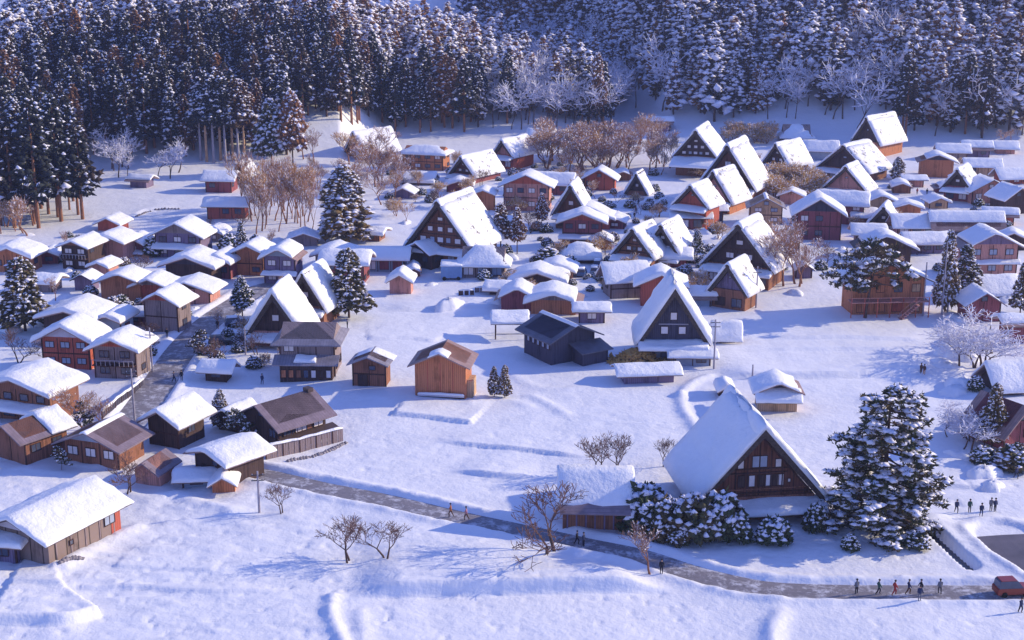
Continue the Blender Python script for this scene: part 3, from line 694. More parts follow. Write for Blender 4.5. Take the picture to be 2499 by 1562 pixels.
H(546, 1198, 54, 30, 18, 5.2, -4, 'f', 'w_orange', 'small orange-gabled shed under snow in front of the barn by the road bend', 'shed', win='none', snow=.4, oe=.4)
H(480, 1186, 64, 26, 10, 3.6, -6, 's', 'w_steel', 'grey lean-to shed with snow joined left of the orange-gabled shed', 'shed', win='few', snow=.45)
H(225, 1138, 146, 54, 34, 8.5, 20, 'f', 'w_brown', 'brown bare-roofed house with glazed upper gable at the lower left', win='few', roofm='r_mauve', snow=.25, cover='ridge', gable='glass_pale', pane='shoji', oe=1.1)
H(362, 1180, 66, 42, 24, 5, 18, 'f', 'w_pink', 'small tan gabled shed right beside the bare brown-roofed house', 'shed', win='none', roofm='r_mauve', snow=0, oe=.5)
H(402, 1090, 78, 68, 26, 8.5, 25, 'f', 'w_dark', 'dark house with thick blue-white snow roof between street and pine trees', win='few', snow=.6, oe=1.2)
H(30, 1128, 90, 66, 30, 10, 35, 'f', 'w_brown', 'bare tan-roofed house cut by the left edge with one snowy corner', roofm='r_mauve', snow=.5, cover='back', win='few')
H(45, 1026, 180, 76, 30, 10, 20, 'f', 'w_brown', 'big snow-roofed brown house at the left edge above the bare-roofed one', win='shop', snow=.65, skirt=(.55, 2.0), oe=1.0)
H(164, 898, 118, 74, 34, 7.5, 8, 'f', 'w_red', 'bright red house with thick snow cap and white upper gable by the left street', win='few', snow=.85, gable='plaster', pane='glass_pale', oe=1.2)
H(284, 924, 104, 76, 24, 8.5, 8, 'f', 'w_grey', 'two-storey grey house with balcony right of the bright red house', win='res', snow=.6, balcony=.45, gable='w_red', oe=1.1)
H(396, 808, 84, 74, 24, 7.5, 14, 'f', 'w_grey', 'tall grey-walled house with orange side next to the street, snow-roofed', win='few', snow=.6, gable='w_red', oe=1.1)
H(168, 824, 122, 54, 18, 10.5, 10, 'f', 'w_dark', 'dark long house with sunlit wide snow roof behind the bright red house', win='none', snow=.8)
H(268, 822, 60, 46, 12, 7, 12, 'f', 'w_steel', 'blue-walled house end under a smooth snow roof left of the grey-walled one', win='few', snow=.7, pane='w_maroon')
H(328, 790, 60, 30, 10, 4, 0, 's', 'w_maroon', 'low maroon shed with flat snow between the blue-walled and grey-walled houses', 'shed', win='few', snow=.6)
H(296, 735, 98, 48, 20, 8, 6, 'f', 'w_orange', 'orange gabled house with thin snow above the maroon shed', win='none', snow=.5)
H(368, 735, 82, 42, 18, 8, 6, 'f', 'w_red', 'red gabled house adjoining the orange gabled house', win='none', snow=.45, gable='w_grey')
H(458, 738, 112, 38, 20, 8, 10, 'f', 'w_pink', 'wide low pink-walled house under an overhanging snow roof', win='few', snow=.6, gable='w_dark')
H(462, 690, 116, 46, 22, 9, 12, 'f', 'w_dark', 'dark open-fronted house with a broad sunlit snow roof above the wide pink-walled one', win='none', snow=.75, gable='w_black')
H(532, 678, 62, 42, 18, 8, 12, 'f', 'w_maroon', 'maroon house half hidden behind the dark open-fronted house', win='few', snow=.6)
H(206, 712, 46, 30, 14, 4.5, 5, 'f', 'w_purple', 'small purple shed standing alone in the left snow', 'shed', win='none', snow=.12, roofm='r_dark')
H(28, 660, 96, 42, 20, 8, 8, 'f', 'w_orange', 'orange house at the left edge beside the dark pine', win='few', snow=.9)
H(186, 654, 66, 56, 14, 10, 14, 'f', 'w_dark', 'dark balcony house with two white windows under the cedar grove', win='white', snow=.35, balcony=.48, gable='w_brown', roofm='r_mauve')
H(262, 632, 84, 46, 16, 8, 14, 'f', 'w_pink', 'pink-walled house with flat bright snow roof right of the balcony house', win='none', snow=.8)
H(266, 562, 56, 20, 14, 7, 10, 'f', 'w_red', 'small red house uppermost of the left cluster', win='none', snow=.7)
H(326, 620, 52, 30, 14, 7, 10, 'f', 'w_maroon', 'small maroon house between the pink-walled house and the big two-storey one', win='few', snow=.6, skirt=(.4, 1.4))
H(436, 626, 112, 56, 30, 10, 10, 'f', 'w_purple', 'big two-storey purple-brown house at the top of the left cluster', win='res', snow=.5, skirt=(.55, 1.8), gable='w_grey', roofm='r_grey')
H(684, 690, 76, 66, 22, 8, 8, 'f', 'w_purple', 'two-storey house with blue upper wall and red side door, thick snow roof', win='res', snow=.75, gable='w_steel', skirt=(.45, 1.2))
H(610, 670, 66, 58, 16, 8, 10, 'f', 'w_orange', 'orange house partly behind the blue-walled two-storey house', win='few', snow=.7)
H(840, 690, 96, 50, 18, 8, 5, 's', 'w_maroon', 'maroon long house behind the dark village cedar', win='few', snow=.8)
H(812, 660, 84, 40, 14, 8, 8, 'f', 'w_grey', 'grey house with pale blue snow left of the dark village cedar', win='none', snow=.9)
H(534, 472, 62, 32, 16, 8, 5, 's', 'w_maroon', 'maroon hut under snow below the shrine trees', 'storehouse', win='few', snow=.6)
H(590, 450, 36, 26, 30, 6, 20, 'f', 'w_dark', 'narrow dark A-frame hut beside the maroon hut below the shrine', 'shed', win='none', snow=.5)
H(552, 536, 90, 34, 12, 6, 3, 's', 'w_red', 'long low red-walled hut among the slim bare trees', 'storehouse', win='few', snow=.6)
H(338, 460, 42, 20, 8, 5, 15, 's', 'w_purple', 'tiny grey hut alone on the far left snow slope', 'shed', win='none', snow=.5)
# centre-left
def tower(o, w, L, ev, rs, sd_):
    leanto(o, -w / 2 - .9, w / 2 + .9, -.02, -2.4, ev * .60, ev * .44, 'r_grey', .0, 5, name='porch_roof')
    V, Fc = snow_grid(lambda a, b_, z: (a, b_, z), spaced(-1.8, 1.6, 4), spaced(-1.9, -.4, 3), lambda a, b_: ev * .60 + b_ * ev * .16 / 2.4, .5, 9)
    link('porch_snow', mesh('porch_snow', V, Fc, 'snow_roof', True), o)
    MB().box(-w / 2 + .2, -1.9, -.9, w / 2 - .1, -.05, ev * .40).make('front_room', 'w_dark', o)
    for i in range(7): window(o, -w / 2 + .2 + (w - .3) * (i + .5) / 7, ev * .2, w / 11, ev * .2, 'f', w, L, ['w_orange', 'w_orange', 'w_brown', 'glass', 'shoji', 'w_dark', 'shoji'][i], y=-1.95)
H(752, 922, 132, 92, 30, 9, 2, 's', 'w_grey', 'four-tiered dark house with bare grey hipped roof at the field edge', win='few', roofm='r_grey', snow=0, hip=True, gable=None, extra=tower, oe=1.3)
H(902, 948, 80, 60, 18, 5, 8, 'f', 'w_brown', 'small brown shed with red door between the four-tiered house and the orange barn', 'shed', win='barn', roofm='r_grey', snow=.12, cover='back', oe=.7)
def orange_barn(o, w, L, ev, rs, sd_):
    MB().box(-w / 2 + .5, -.5, .35, w / 2 - .2, -.05, .6).make('sill_board', 'plaster', o)
    V, Fc = snow_grid(lambda a, b_, z: (a, b_, z), spaced(-w / 2 + .4, w / 2 - .2, 6), [-.6, -.5, -.3, -.08], lambda a, b_: .6, .3, 4, .15)
    link('sill_snow', mesh('sill_snow', V, Fc, 'snow_roof', True), o)
    MB().box(-w / 2 + .5, -.12, -.8, w / 2 - .2, -.01, .33).make('gap_board', 'w_dark', o)  # solid dark board in place of an open gap under the sill
    for f in (.25, .5, .75): MB().box(-w / 2 + w * f - .05, -.03, .7, -w / 2 + w * f + .05, .04, ev).make('wall_post', 'w_red', o)
    MB().box(w / 2 - .1, 1.0, -.8, w / 2 + .9, L - 1.2, ev * .45).make('side_store', 'w_tan', o)
H(1075, 974, 124, 84, 30, 8, 8, 'f', 'w_orange', 'orange boarded barn with patchy snow on its brown roof in the open field', 'barn', win='none', roofm='r_brown', snow=.35, cover='patch', oe=.9, extra=orange_barn)
def big_house(o, w, L, ev, rs, sd_):
    for i, (p, ww) in enumerate((('glass', 1.4), ('plaster', 2.6), ('w_brown', 1.0), ('shoji', 1.8))):
        window(o, [2.0, 5.0, 7.4, 9.6][i] * L / 11.5, ev * .66, ww, 1.5, 'r', w, L, p)
    MB().box(w / 2, .3, -1, w / 2 + 1.2, L + .8, ev * .30).make('lower_storey', 'w_brown', o)
    for q in range(5): MB().box(w / 2 + 1.2, .5 + q * 1.9, -1, w / 2 + 1.33, .7 + q * 1.9, ev * .3).make('wall_post', 'beam', o)
    V = [(w / 2, -.3, ev * .44), (w / 2, L + 1.2, ev * .44), (w / 2 + 1.9, L + 1.2, ev * .32), (w / 2 + 1.9, -.3, ev * .32)]
    V += [(a, b_, z - .15) for a, b_, z in V]
    link('porch_roof', mesh('porch_roof', V, [(0, 1, 2, 3), (7, 6, 5, 4), (0, 4, 5, 1), (1, 5, 6, 2), (2, 6, 7, 3), (3, 7, 4, 0)], 'r_dark'), o)
    MB().box(-.6, L * .96, ev + rs - .2, .6, L + .6, ev + rs + .35).make('ridge_tile', 'r_dark', o)
H(640, 1078, 104, 62, 38, 12, 44, 'f', 'w_dark', 'large dark house with a broad bare mauve-brown roof above the fence', win='few', roofm='r_mauve', snow=0, oe=1.3, og=1.1, wm=7.8, extra=big_house)
H(560, 1050, 60, 36, 26, 5, 30, 'f', 'w_dark', 'small dark gabled wing half buried in pine left of the mauve-roofed house', win='none', snow=.35, roofm='r_dark')
H(1025, 650, 54, 42, 20, 11, 42, 'f', 'w_dark', 'snow-roofed wing in front of the wide thatched farmhouse', win='few', snow=.5, gable='w_black', wm=6.5)
H(1178, 680, 104, 36, 34, 8, 4, 's', 'w_grey', 'shop with blue shaded snow roof and striped glass front by the wide thatched farmhouse', 'shop', win='shop', snow=.6, pane='glass_pale', hip=True)
H(938, 660, 96, 36, 18, 6, 3, 's', 'w_steel', 'flat-roofed glazed pavilion under snow left of the wide thatched farmhouse', 'pavilion', name='pavilion', win='shop', snow=.6, pane='w_maroon')
H(977, 716, 52, 34, 16, 5, 4, 'f', 'w_pink', 'small pale hut with rounded snow cap at the edge of the upper field', 'shed', win='none', snow=.9)
H(1032, 416, 98, 40, 14, 8, 16, 's', 'w_orange', 'orange-walled house with thin flat snow roof between the two back-left thatched houses', win='res', snow=.5, hip=True)
H(1284, 512, 108, 62, 26, 10, 8, 'f', 'w_pink', 'large pinkish-brown two-storey house behind the olive conifers', win='res', snow=.3, roofm='r_mauve', gable='w_red')
H(1180, 516, 48, 44, 10, 6, 6, 'f', 'w_orange', 'bare orange shed wall with a tilted pink roof left of the pinkish-brown house', 'shed', win='none', snow=.4)
H(1345, 474, 84, 28, 18, 8, 12, 's', 'w_maroon', 'maroon-walled house with sloping white roof behind the central conifers', win='few', snow=.6)
H(1462, 462, 72, 30, 22, 8, 10, 'f', 'w_red', 'brick-red house under snow at the far snow field', win='few', snow=.6)
H(1318, 352, 50, 20, 12, 6, 12, 's', 'w_grey', 'small round-capped hut right of the uppermost thatched house', 'shed', win='none', snow=.6)
H(1606, 322, 56, 22, 12, 6, 8, 's', 'w_purple', 'small grey cottage highest up below the dark wood', win='few', snow=.5)
def curved(o, w, L, ev, rs, sd_): 
    leanto(o, -w / 2 - .8, w / 2 + .2, -.02, -2.4, ev * .42, ev * .34, 'r_brown', .35, 5)
H(1420, 602, 94, 58, 20, 7, 5, 'f', 'w_maroon', 'two-tier house with bow-shaped snow roofs right below the one-window thatched house', win='few', snow=.65, gable='w_red', extra=curved, oe=1.3)
H(1432, 560, 110, 30, 24, 8, 10, 'f', 'w_red', 'house whose broad curved snow roof rises behind the two-tier house', win='none', snow=.7, gable='w_brown')
H(1418, 642, 72, 20, 22, 5, 0, 's', 'w_dark', 'open shelter with domed snow roof on dark posts', 'shelter', name='shelter', win='few', snow=.9, hip=True)
# centre
H(1262, 762, 78, 38, 22, 7, 5, 'f', 'w_maroon', 'maroon house behind the orange-fronted one in the central row of snow roofs', win='none', snow=.8, oe=1.2)
H(1350, 770, 108, 34, 20, 8, 6, 'f', 'w_orange', 'orange-fronted house with arched snow roof behind the black slate-roofed house', win='none', snow=.9, gable='w_grey', oe=1.3)
H(1312, 706, 116, 22, 20, 8, 6, 'f', 'w_dark', 'middle of three stacked arched snow roofs in the central row', win='none', snow=.9, oe=1.2)
H(1356, 680, 80, 20, 14, 7, 8, 'f', 'w_brown', 'uppermost small arched snow roof of the central row', win='none', snow=.8)
def black_h(o, w, L, ev, rs, sd_):
    for i in range(5): window(o, L * (i + .6) / 5.6, ev * .66, .8, .9, 'l', w, L, 'glass_pale')
    MB().box(-.2, -3.2, -1, w / 2 + .5, -.02, ev * .52).make('front_room', 'w_black', o)
    leanto(o, -.9, w / 2 + 1.1, .0, -3.9, ev * .72, ev * .52, 'r_slate', 0, 5)
H(1398, 880, 108, 64, 30, 12, -32, 'f', 'w_black', 'black house with bare slate-grey roof at the top of the central field', win='none', roofm='r_slate', snow=.2, cover='ridge', oe=1.1, extra=black_h)
def carport(cx, by):
    x, y = G(cx, by); o = empty('carport', (x, y, ground(x, y)), 0); tag(o, 'open carport with thin sloping snow roof left of the black house', 'carport')
    for a in (-2.6, 2.6):
        for b_ in (0, 4): MB().tube((a, b_, -1), (a, b_, 3.0), .12, .12).make('post', 'beam', o)
    MB().tube((-2.6, 0, 1.0), (2.6, 0, 1.0), .06, .06).make('handrail', 'beam', o)
    leanto(o, -3.4, 3.2, 4.6, -.8, 3.9, 3.0, 'r_slate', .35, 6, name='roof')
carport(1246, 828)
H(1444, 790, 60, 34, 8, 5, 0, 's', 'w_purple', 'small snow-roofed shed right behind the black house', 'shed', win='few', snow=.6)
H(1532, 732, 84, 48, 30, 7, -12, 's', 'w_grey', 'grey house with smooth blue snow roof left of the arched red house', win='few', snow=.6)
H(1612, 752, 98, 58, 24, 7, 4, 'f', 'w_red', 'tomato-red house under an arched snow roof behind the black-gabled farmhouse', win='none', snow=.8, gable='w_red', oe=1.3)
H(1584, 934, 122, 28, 12, 5, -6, 's', 'w_purple', 'long low shed with flat snow in front of the black-gabled farmhouse', 'shed', win='none', snow=.5)
H(1690, 892, 84, 28, 8, 3.5, 2, 's', 'w_steel', 'grey-blue annex with thin snow at the foot of the black-gabled farmhouse', 'shed', win='few', snow=.4)
H(1708, 744, 50, 26, 14, 4, 0, 's', 'w_steel', 'blue-shadowed little shed right of the tomato-red house', 'shed', win='few', snow=.6)
H(1650, 655, 50, 26, 14, 5, 4, 's', 'w_maroon', 'dark little house under blue snow between the two central thatched houses', win='few', snow=.6)
H(1772, 836, 40, 22, 22, 3, 2, 's', 'w_maroon', 'tiny shed with tall square snow cap at the left end of the right-hand field', 'shed', win='few', snow=.8)
H(1868, 548, 76, 44, 22, 8, 6, 'f', 'w_tan', 'tan two-storey house with bare grey roof and framed windows in the back row', win='res', roofm='r_grey', snow=.1, cover='ridge', pane='glass_pale')
H(1686, 562, 78, 32, 8, 5, 4, 's', 'w_maroon', 'maroon shop front below the reddish thatched trio', 'shop', win='shop', roofm='r_mauve', snow=.15)
H(1740, 545, 46, 34, 8, 5, 0, 's', 'w_black', 'blue-black kiosk right of the maroon shop front', 'shop', win='shop', roofm='r_mauve', snow=.1, pane='glass_pale')
# right
H(1996, 588, 104, 66, 36, 10, 8, 'f', 'w_maroon', 'dark multi-level house with criss-crossing snow roofs on the right', win='few', snow=.7, gable='w_black', oe=1.3)
H(2052, 545, 100, 50, 22, 8, 14, 's', 'w_maroon', 'house with long bright rolled snow roof behind the criss-crossing one', win='few', snow=.7)
H(2150, 508, 74, 20, 18, 7, 4, 'f', 'w_tan', 'low cream-snow house with brown gable band in the back right', win='none', snow=.7)
H(2236, 580, 92, 30, 22, 7, 2, 's', 'w_pink', 'left half of the long blue-roofed row, pink walls', win='shop', snow=.35)
H(2362, 584, 156, 32, 34, 8, 2, 's', 'w_maroon', 'right half of the long blue-roofed row with dark-streaked snow', 'shop', win='shop', snow=.35)
def balc(o, w, L, ev, rs, sd_): pass
H(2418, 676, 122, 74, 34, 10, -3, 'f', 'w_pink', 'two-storey pale-pink house with wide snowy gable roof at the right', win='res', snow=.55, gable='w_purple', skirt=(.5, 1.2), pane='glass_pale', oe=1.6)
def pine_house(o, w, L, ev, rs, sd_):
    zb = ev * .42; MB().box(-w / 2 - 1.0, -2.6, zb, w / 2 + .2, -.02, zb + .15).make('balcony_floor', 'w_pink', o)
    MB().box(-w / 2 - 1.0, -2.6, zb + .9, w / 2 + .2, -2.5, zb + 1.0).make('handrail', 'w_pink', o)
    for i in range(7): MB().box(-w / 2 - 1 + (w + 1.1) * i / 6 - .08, -2.58, -1, -w / 2 - 1 + (w + 1.1) * i / 6 + .08, -2.45, zb + .9).make('post', 'w_red', o)
    n = 9
    for i in range(n): MB().box(1.0 + i * .38, -4.1, zb * (i + .5) / n - .2, 1.45 + i * .38, -2.7, zb * (i + .5) / n).make('step', 'w_pink', o)
    for yy in (-4.15, -2.68): MB().tube((1.0, yy, .7), (1.0 + n * .38, yy, zb + .9), .06, .06, 4).make('stair_rail', 'w_pink', o)
    for i in range(4): window(o, -w / 2 + w * (i + .5) / 4, ev * .2, 2.0, 1.8, 'f', w, L, ['w_orange', 'w_orange', 'w_red', 'w_tan'][i])
    for i in range(4): window(o, -w / 2 + w * (i + .5) / 4, ev * .72, 1.7, 1.5, 'f', w, L, ['glass', 'w_orange', 'glass', 'w_tan'][i])
H(2166, 764, 176, 86, 42, 10, -4, 'f', 'w_orange', 'orange-brown balcony house behind the spreading pine at the right field', win='none', snow=.4, extra=pine_house, oe=1.3, roofm='r_dark')
H(2160, 640, 120, 40, 30, 8, 4, 'f', 'w_dark', 'dark gabled house peeking above the spreading pine', win='none', snow=.6, roofm='r_dark')
H(2398, 780, 82, 48, 28, 7, -2, 'f', 'w_maroon', 'maroon gabled house beneath the pine clump at the right', win='few', snow=.3, roofm='r_mauve')
H(2420, 728, 124, 20, 28, 8, -6, 's', 'w_grey', 'grey house mostly hidden by its bright snow roof behind the maroon gabled house', win='none', snow=.8)
H(2490, 836, 64, 50, 12, 5, -4, 's', 'w_maroon', 'dark red house cut by the right edge beside the frosted trees', win='few', snow=.5)
H(2480, 966, 84, 22, 46, 8, -8, 's', 'w_dark', 'house with wide blue snow roof cut by the right edge', win='none', snow=.6)
H(2486, 1090, 90, 60, 50, 9, -30, 'f', 'w_maroon', 'brown bare-roofed house at the right edge behind the thin pine', win='few', snow=0, roofm='r_brown', oe=1.5)
def fieldshed(o, w, L, ev, rs, sd_): leanto(o, -w / 2 - .6, w / 2 + .4, -.02, -2.3, ev * .98, ev * .62, 'r_dark', .5, 5)
H(1897, 1004, 94, 56, 22, 5.5, 2, 'f', 'w_tan', 'small two-tier snow-roofed field shed behind the largest farmhouse', 'shed', win='none', snow=.7, extra=fieldshed, oe=.9, gable='w_black')
H(1770, 966, 34, 18, 10, 2.2, 0, 'f', 'w_dark', 'little snow-hooded shrine left of the two-tier field shed', 'shrine', name='roadside_shrine', win='none', snow=.8)
def longbarn(o, w, L, ev, rs, sd_):
    leanto(o, -w / 2 - .3, w / 2 + .3, -.02, -2.0, ev * 1.02, ev * .70, 'r_mauve', .0, 5)
    for i in range(7): MB().box(-w / 2 + w * (i + .5) / 7 - .1, -.08, -1, -w / 2 + w * (i + .5) / 7 + .1, .05, ev - .1).make('wall_post', 'w_purple', o)
H(1452, 1294, 158, 78, 58, 7.5, 3, 's', 'w_brown', 'long brown barn under a smooth blue snow roof beside the road', 'barn', win='none', snow=.7, roofm='r_mauve', extra=longbarn, og=.6)
H(1961, 680, 38, 26, 14, 3, 0, 'f', 'w_purple', 'tiny purple hut alone in the snow right of the dark thatched farmhouse', 'shed', win='few', snow=.15, roofm='r_dark')
# far right back
H(2285, 432, 76, 40, 16, 8, 10, 'f', 'w_orange', 'orange house with dark gable and bright snow in the far right group', win='none', snow=.6, gable='w_black')
H(2326, 392, 62, 22, 14, 7, 8, 's', 'w_grey', 'grey house with bluish roof behind the orange one in the far right group', win='few', snow=.5)
H(2385, 384, 54, 22, 16, 7, 8, 's', 'w_purple', 'pale purple-roofed house at the foot of the right wood', win='few', snow=.5)
H(2454, 376, 42, 16, 12, 6, 8, 's', 'w_pink', 'small peach-lit cottage at the far right', win='none', snow=.5)
H(2398, 430, 70, 26, 14, 7, 8, 's', 'w_tan', 'brown-tan house in the middle of the far right group', win='few', snow=.4)
H(2232, 456, 40, 20, 6, 5, 4, 's', 'w_pink', 'small pale box-like house in the right snow clearing', win='few', snow=.3)
H(2416, 496, 92, 34, 26, 9, -6, 'f', 'w_pink', 'broad pink two-storey house right of the edge thatched house', win='res', snow=.5, pane='shoji')
H(2482, 520, 70, 40, 26, 9, -16, 'f', 'w_dark', 'dark eaved house cut by the upper right edge', win='few', snow=.6)
H(2002, 392, 66, 26, 18, 8, 10, 's', 'w_steel', 'bluish house with shaded snow roof left of the tall steep barn', win='none', snow=.5)
H(1945, 345, 66, 14, 26, 9, 4, 's', 'w_grey', 'pale hipped-roof house highest on the right slope', win='none', snow=.5, hip=True)
H(2120, 600, 60, 30, 14, 6, 6, 's', 'w_grey', 'low grey house beneath the little A-frame at the right', win='few', snow=.6)
H(2310, 470, 50, 14, 10, 5, 4, 'f', 'w_maroon', 'pink-snowed porch building in front of the right-edge thatched house', 'shed', win='none', snow=.4)
H(2480, 450, 70, 18, 18, 7, -6, 's', 'w_red', 'red house with speckled snow at the far right edge', win='few', snow=.5)
H(1015, 452, 70, 10, 14, 8, 8, 's', 'w_grey', 'house almost buried in lavender snow left of the speckled thatched house', win='none', snow=.8)

# smaller sheds that fill the gaps
for i, (cx, by, w_, e_, r_, m_, wi_, lb_) in enumerate([(104, 716, 50, 26, 10, 'w_grey', 'few', 'small grey shed left of the lone purple shed'), (120, 640, 44, 24, 10, 'w_maroon', 'few', 'small maroon shed left of the dark balcony house'), (246, 668, 46, 22, 10, 'w_pink', 'none', 'low pink shed squeezed right of the small purple shed'), (390, 600, 40, 20, 8, 'w_brown', 'none', 'tiny brown shed below the big two-storey purple-brown house'), (520, 590, 48, 22, 10, 'w_grey', 'few', 'low grey shed right of the big two-storey purple-brown house'), (742, 600, 64, 22, 12, 'w_grey', 'none', 'low white-roofed shed above the slim snowy terrace'), (905, 590, 40, 20, 8, 'w_brown', 'few', 'little brown shed behind the glazed pavilion'), (1120, 470, 58, 18, 10, 'w_maroon', 'few', 'flat porch shed below the speckled thatched house'), (985, 486, 46, 16, 12, 'w_purple', 'none', 'snow-sunk shed left of the wide thatched farmhouse ridge'), (1240, 566, 40, 26, 8, 'w_tan', 'none', 'small tan shed between the two olive-brown conifers and the pinkish-brown house'), (1500, 560, 44, 20, 9, 'w_maroon', 'few', 'low maroon shed left of the orange-window thatched house'), (1520, 440, 40, 16, 8, 'w_brown', 'none', 'tiny brown shed above the tiny isolated thatched hut'), (1840, 610, 44, 22, 12, 'w_brown', 'few', 'brown shed right behind the dark three-window farmhouse roof'), (1925, 612, 50, 22, 10, 'w_grey', 'few', 'grey shed below the criss-crossing snow roofs'), (1930, 500, 52, 24, 12, 'w_pink', 'none', 'pink shed between the golden bushes and the criss-crossing roofs'), (2110, 548, 44, 24, 10, 'w_maroon', 'few', 'maroon shed left of the little A-frame'), (2215, 520, 60, 18, 10, 'w_orange', 'none', 'low orange shed behind the left half of the blue-roofed row'), (2290, 506, 44, 18, 10, 'w_tan', 'few', 'tan shed above the blue-roofed row'), (2440, 545, 60, 26, 12, 'w_red', 'few', 'red shed above the right end of the blue-roofed row'), (2350, 452, 40, 18, 8, 'w_pink', 'none', 'small pink shed behind the right-edge thatched house'), (2200, 470, 40, 18, 8, 'w_brown', 'few', 'brown shed at the rim of the right snow clearing'), (2262, 620, 90, 30, 16, 'w_purple', 'few', 'wide low purple house in front of the blue-roofed row'), (2470, 610, 60, 30, 14, 'w_dark', 'none', 'dark shed behind the pale-pink house at the right edge'), (1470, 612, 44, 22, 9, 'w_orange', 'none', 'small orange shed right of the two-tier bow-roofed house'), (1215, 722, 40, 16, 10, 'w_dark', 'none', 'tiny dark shed at the left foot of the central row'), (1010, 672, 30, 16, 8, 'w_brown', 'none', 'tiny brown lean-to behind the small pale hut')]):
    H(cx, by, w_, e_, r_, 5.5, [8, -4, 14, 2][i % 4], 's' if i % 3 == 0 else 'f', m_, lb_, 'shed', win=wi_, snow=.6)

# ------------------------------------------------------------------ trees
OCT_V = np.array([(1, 0, 0), (0, 1, 0), (-1, 0, 0), (0, -1, 0), (0, 0, 1), (0, 0, -1)], float)
OCT_F = np.array([(0, 1, 4), (1, 2, 4), (2, 3, 4), (3, 0, 4), (1, 0, 5), (2, 1, 5), (3, 2, 5), (0, 3, 5)])
CAP_V = np.array([(1, 0, 0), (.31, .95, 0), (-.81, .59, 0), (-.81, -.59, 0), (.31, -.95, 0), (0, 0, .9)], float)
CAP_F = np.array([(0, 1, 5), (1, 2, 5), (2, 3, 5), (3, 4, 5), (4, 0, 5), (4, 3, 2), (4, 2, 1), (4, 1, 0)])
def blobs(C, S, rg, jit=0.3, base_v=OCT_V, base_f=OCT_F):
    n = len(C); k = len(base_v); a = rg.uniform(0, 6.28, n)
    V = base_v[None] * (1 + rg.uniform(-jit, jit, (n, k, 1))); V = V + rg.uniform(-jit * .5, jit * .5, (n, k, 3)); V = V * S[:, None, :]
    ca, sa = np.cos(a)[:, None], np.sin(a)[:, None]
    X = V[..., 0] * ca - V[..., 1] * sa; Y = V[..., 0] * sa + V[..., 1] * ca
    V = np.stack([X, Y, V[..., 2]], -1) + C[:, None, :]
    return V.reshape(-1, 3), (base_f[None] + (np.arange(n) * k)[:, None, None]).reshape(-1, 3)
def spikes(C, Rr, rg, m=5, width=.32, droop=.25, out=None):
    n = len(C); C = np.repeat(C, m, 0); r = np.repeat(Rr, m); D = rg.normal(size=(n * m, 3)); D[:, 2] = D[:, 2] * .6 - droop
    if out is not None: D = D + np.repeat(out, m, 0) * 1.0
    D /= np.linalg.norm(D, axis=1)[:, None]; Q = np.cross(D, rg.normal(size=(n * m, 3))); Q /= np.linalg.norm(Q, axis=1)[:, None]
    r = r * rg.uniform(.7, 1.3, n * m)
    A = C - D * (r * .2)[:, None]; tip = C + D * r[:, None]; mid = C + D * (r * .35)[:, None]; wq = Q * (r * width)[:, None]
    V = np.stack([A, mid + wq, tip, mid - wq], 1).reshape(-1, 3); i = np.arange(n * m) * 4
    return V, np.concatenate([np.stack([i, i + 1, i + 2], 1), np.stack([i, i + 2, i + 3], 1)])
def joinvf(L):
    V = []; T = []; n = 0
    for v, t in L: V.append(v); T.append(t + n); n += len(v)
    return np.concatenate(V), np.concatenate(T)
def tubes(P, Q, r0, r1, n=4):
    P = np.asarray(P, float); Q = np.asarray(Q, float); r0 = np.asarray(r0, float); r1 = np.asarray(r1, float)
    D = Q - P; D /= np.linalg.norm(D, axis=1)[:, None] + 1e-9
    h = np.where(np.abs(D[:, 2:3]) < .9, np.array([[0, 0, 1.]]), np.array([[1., 0, 0]])); A = np.cross(D, h); A /= np.linalg.norm(A, axis=1)[:, None]; B = np.cross(D, A)
    V = []
    for c, r in ((P, r0), (Q, r1)):
        for i in range(n):
            t = 6.2832 * i / n; V.append(c + (A * math.cos(t) + B * math.sin(t)) * r[:, None])
    V = np.stack(V, 1); m = len(P); o = (np.arange(m) * 2 * n)[:, None]
    T = []
    for i in range(n):
        j = (i + 1) % n; T.append(o + np.array([[i, j, n + j]])); T.append(o + np.array([[i, n + j, n + i]]))
    return V.reshape(-1, 3), np.concatenate(T)
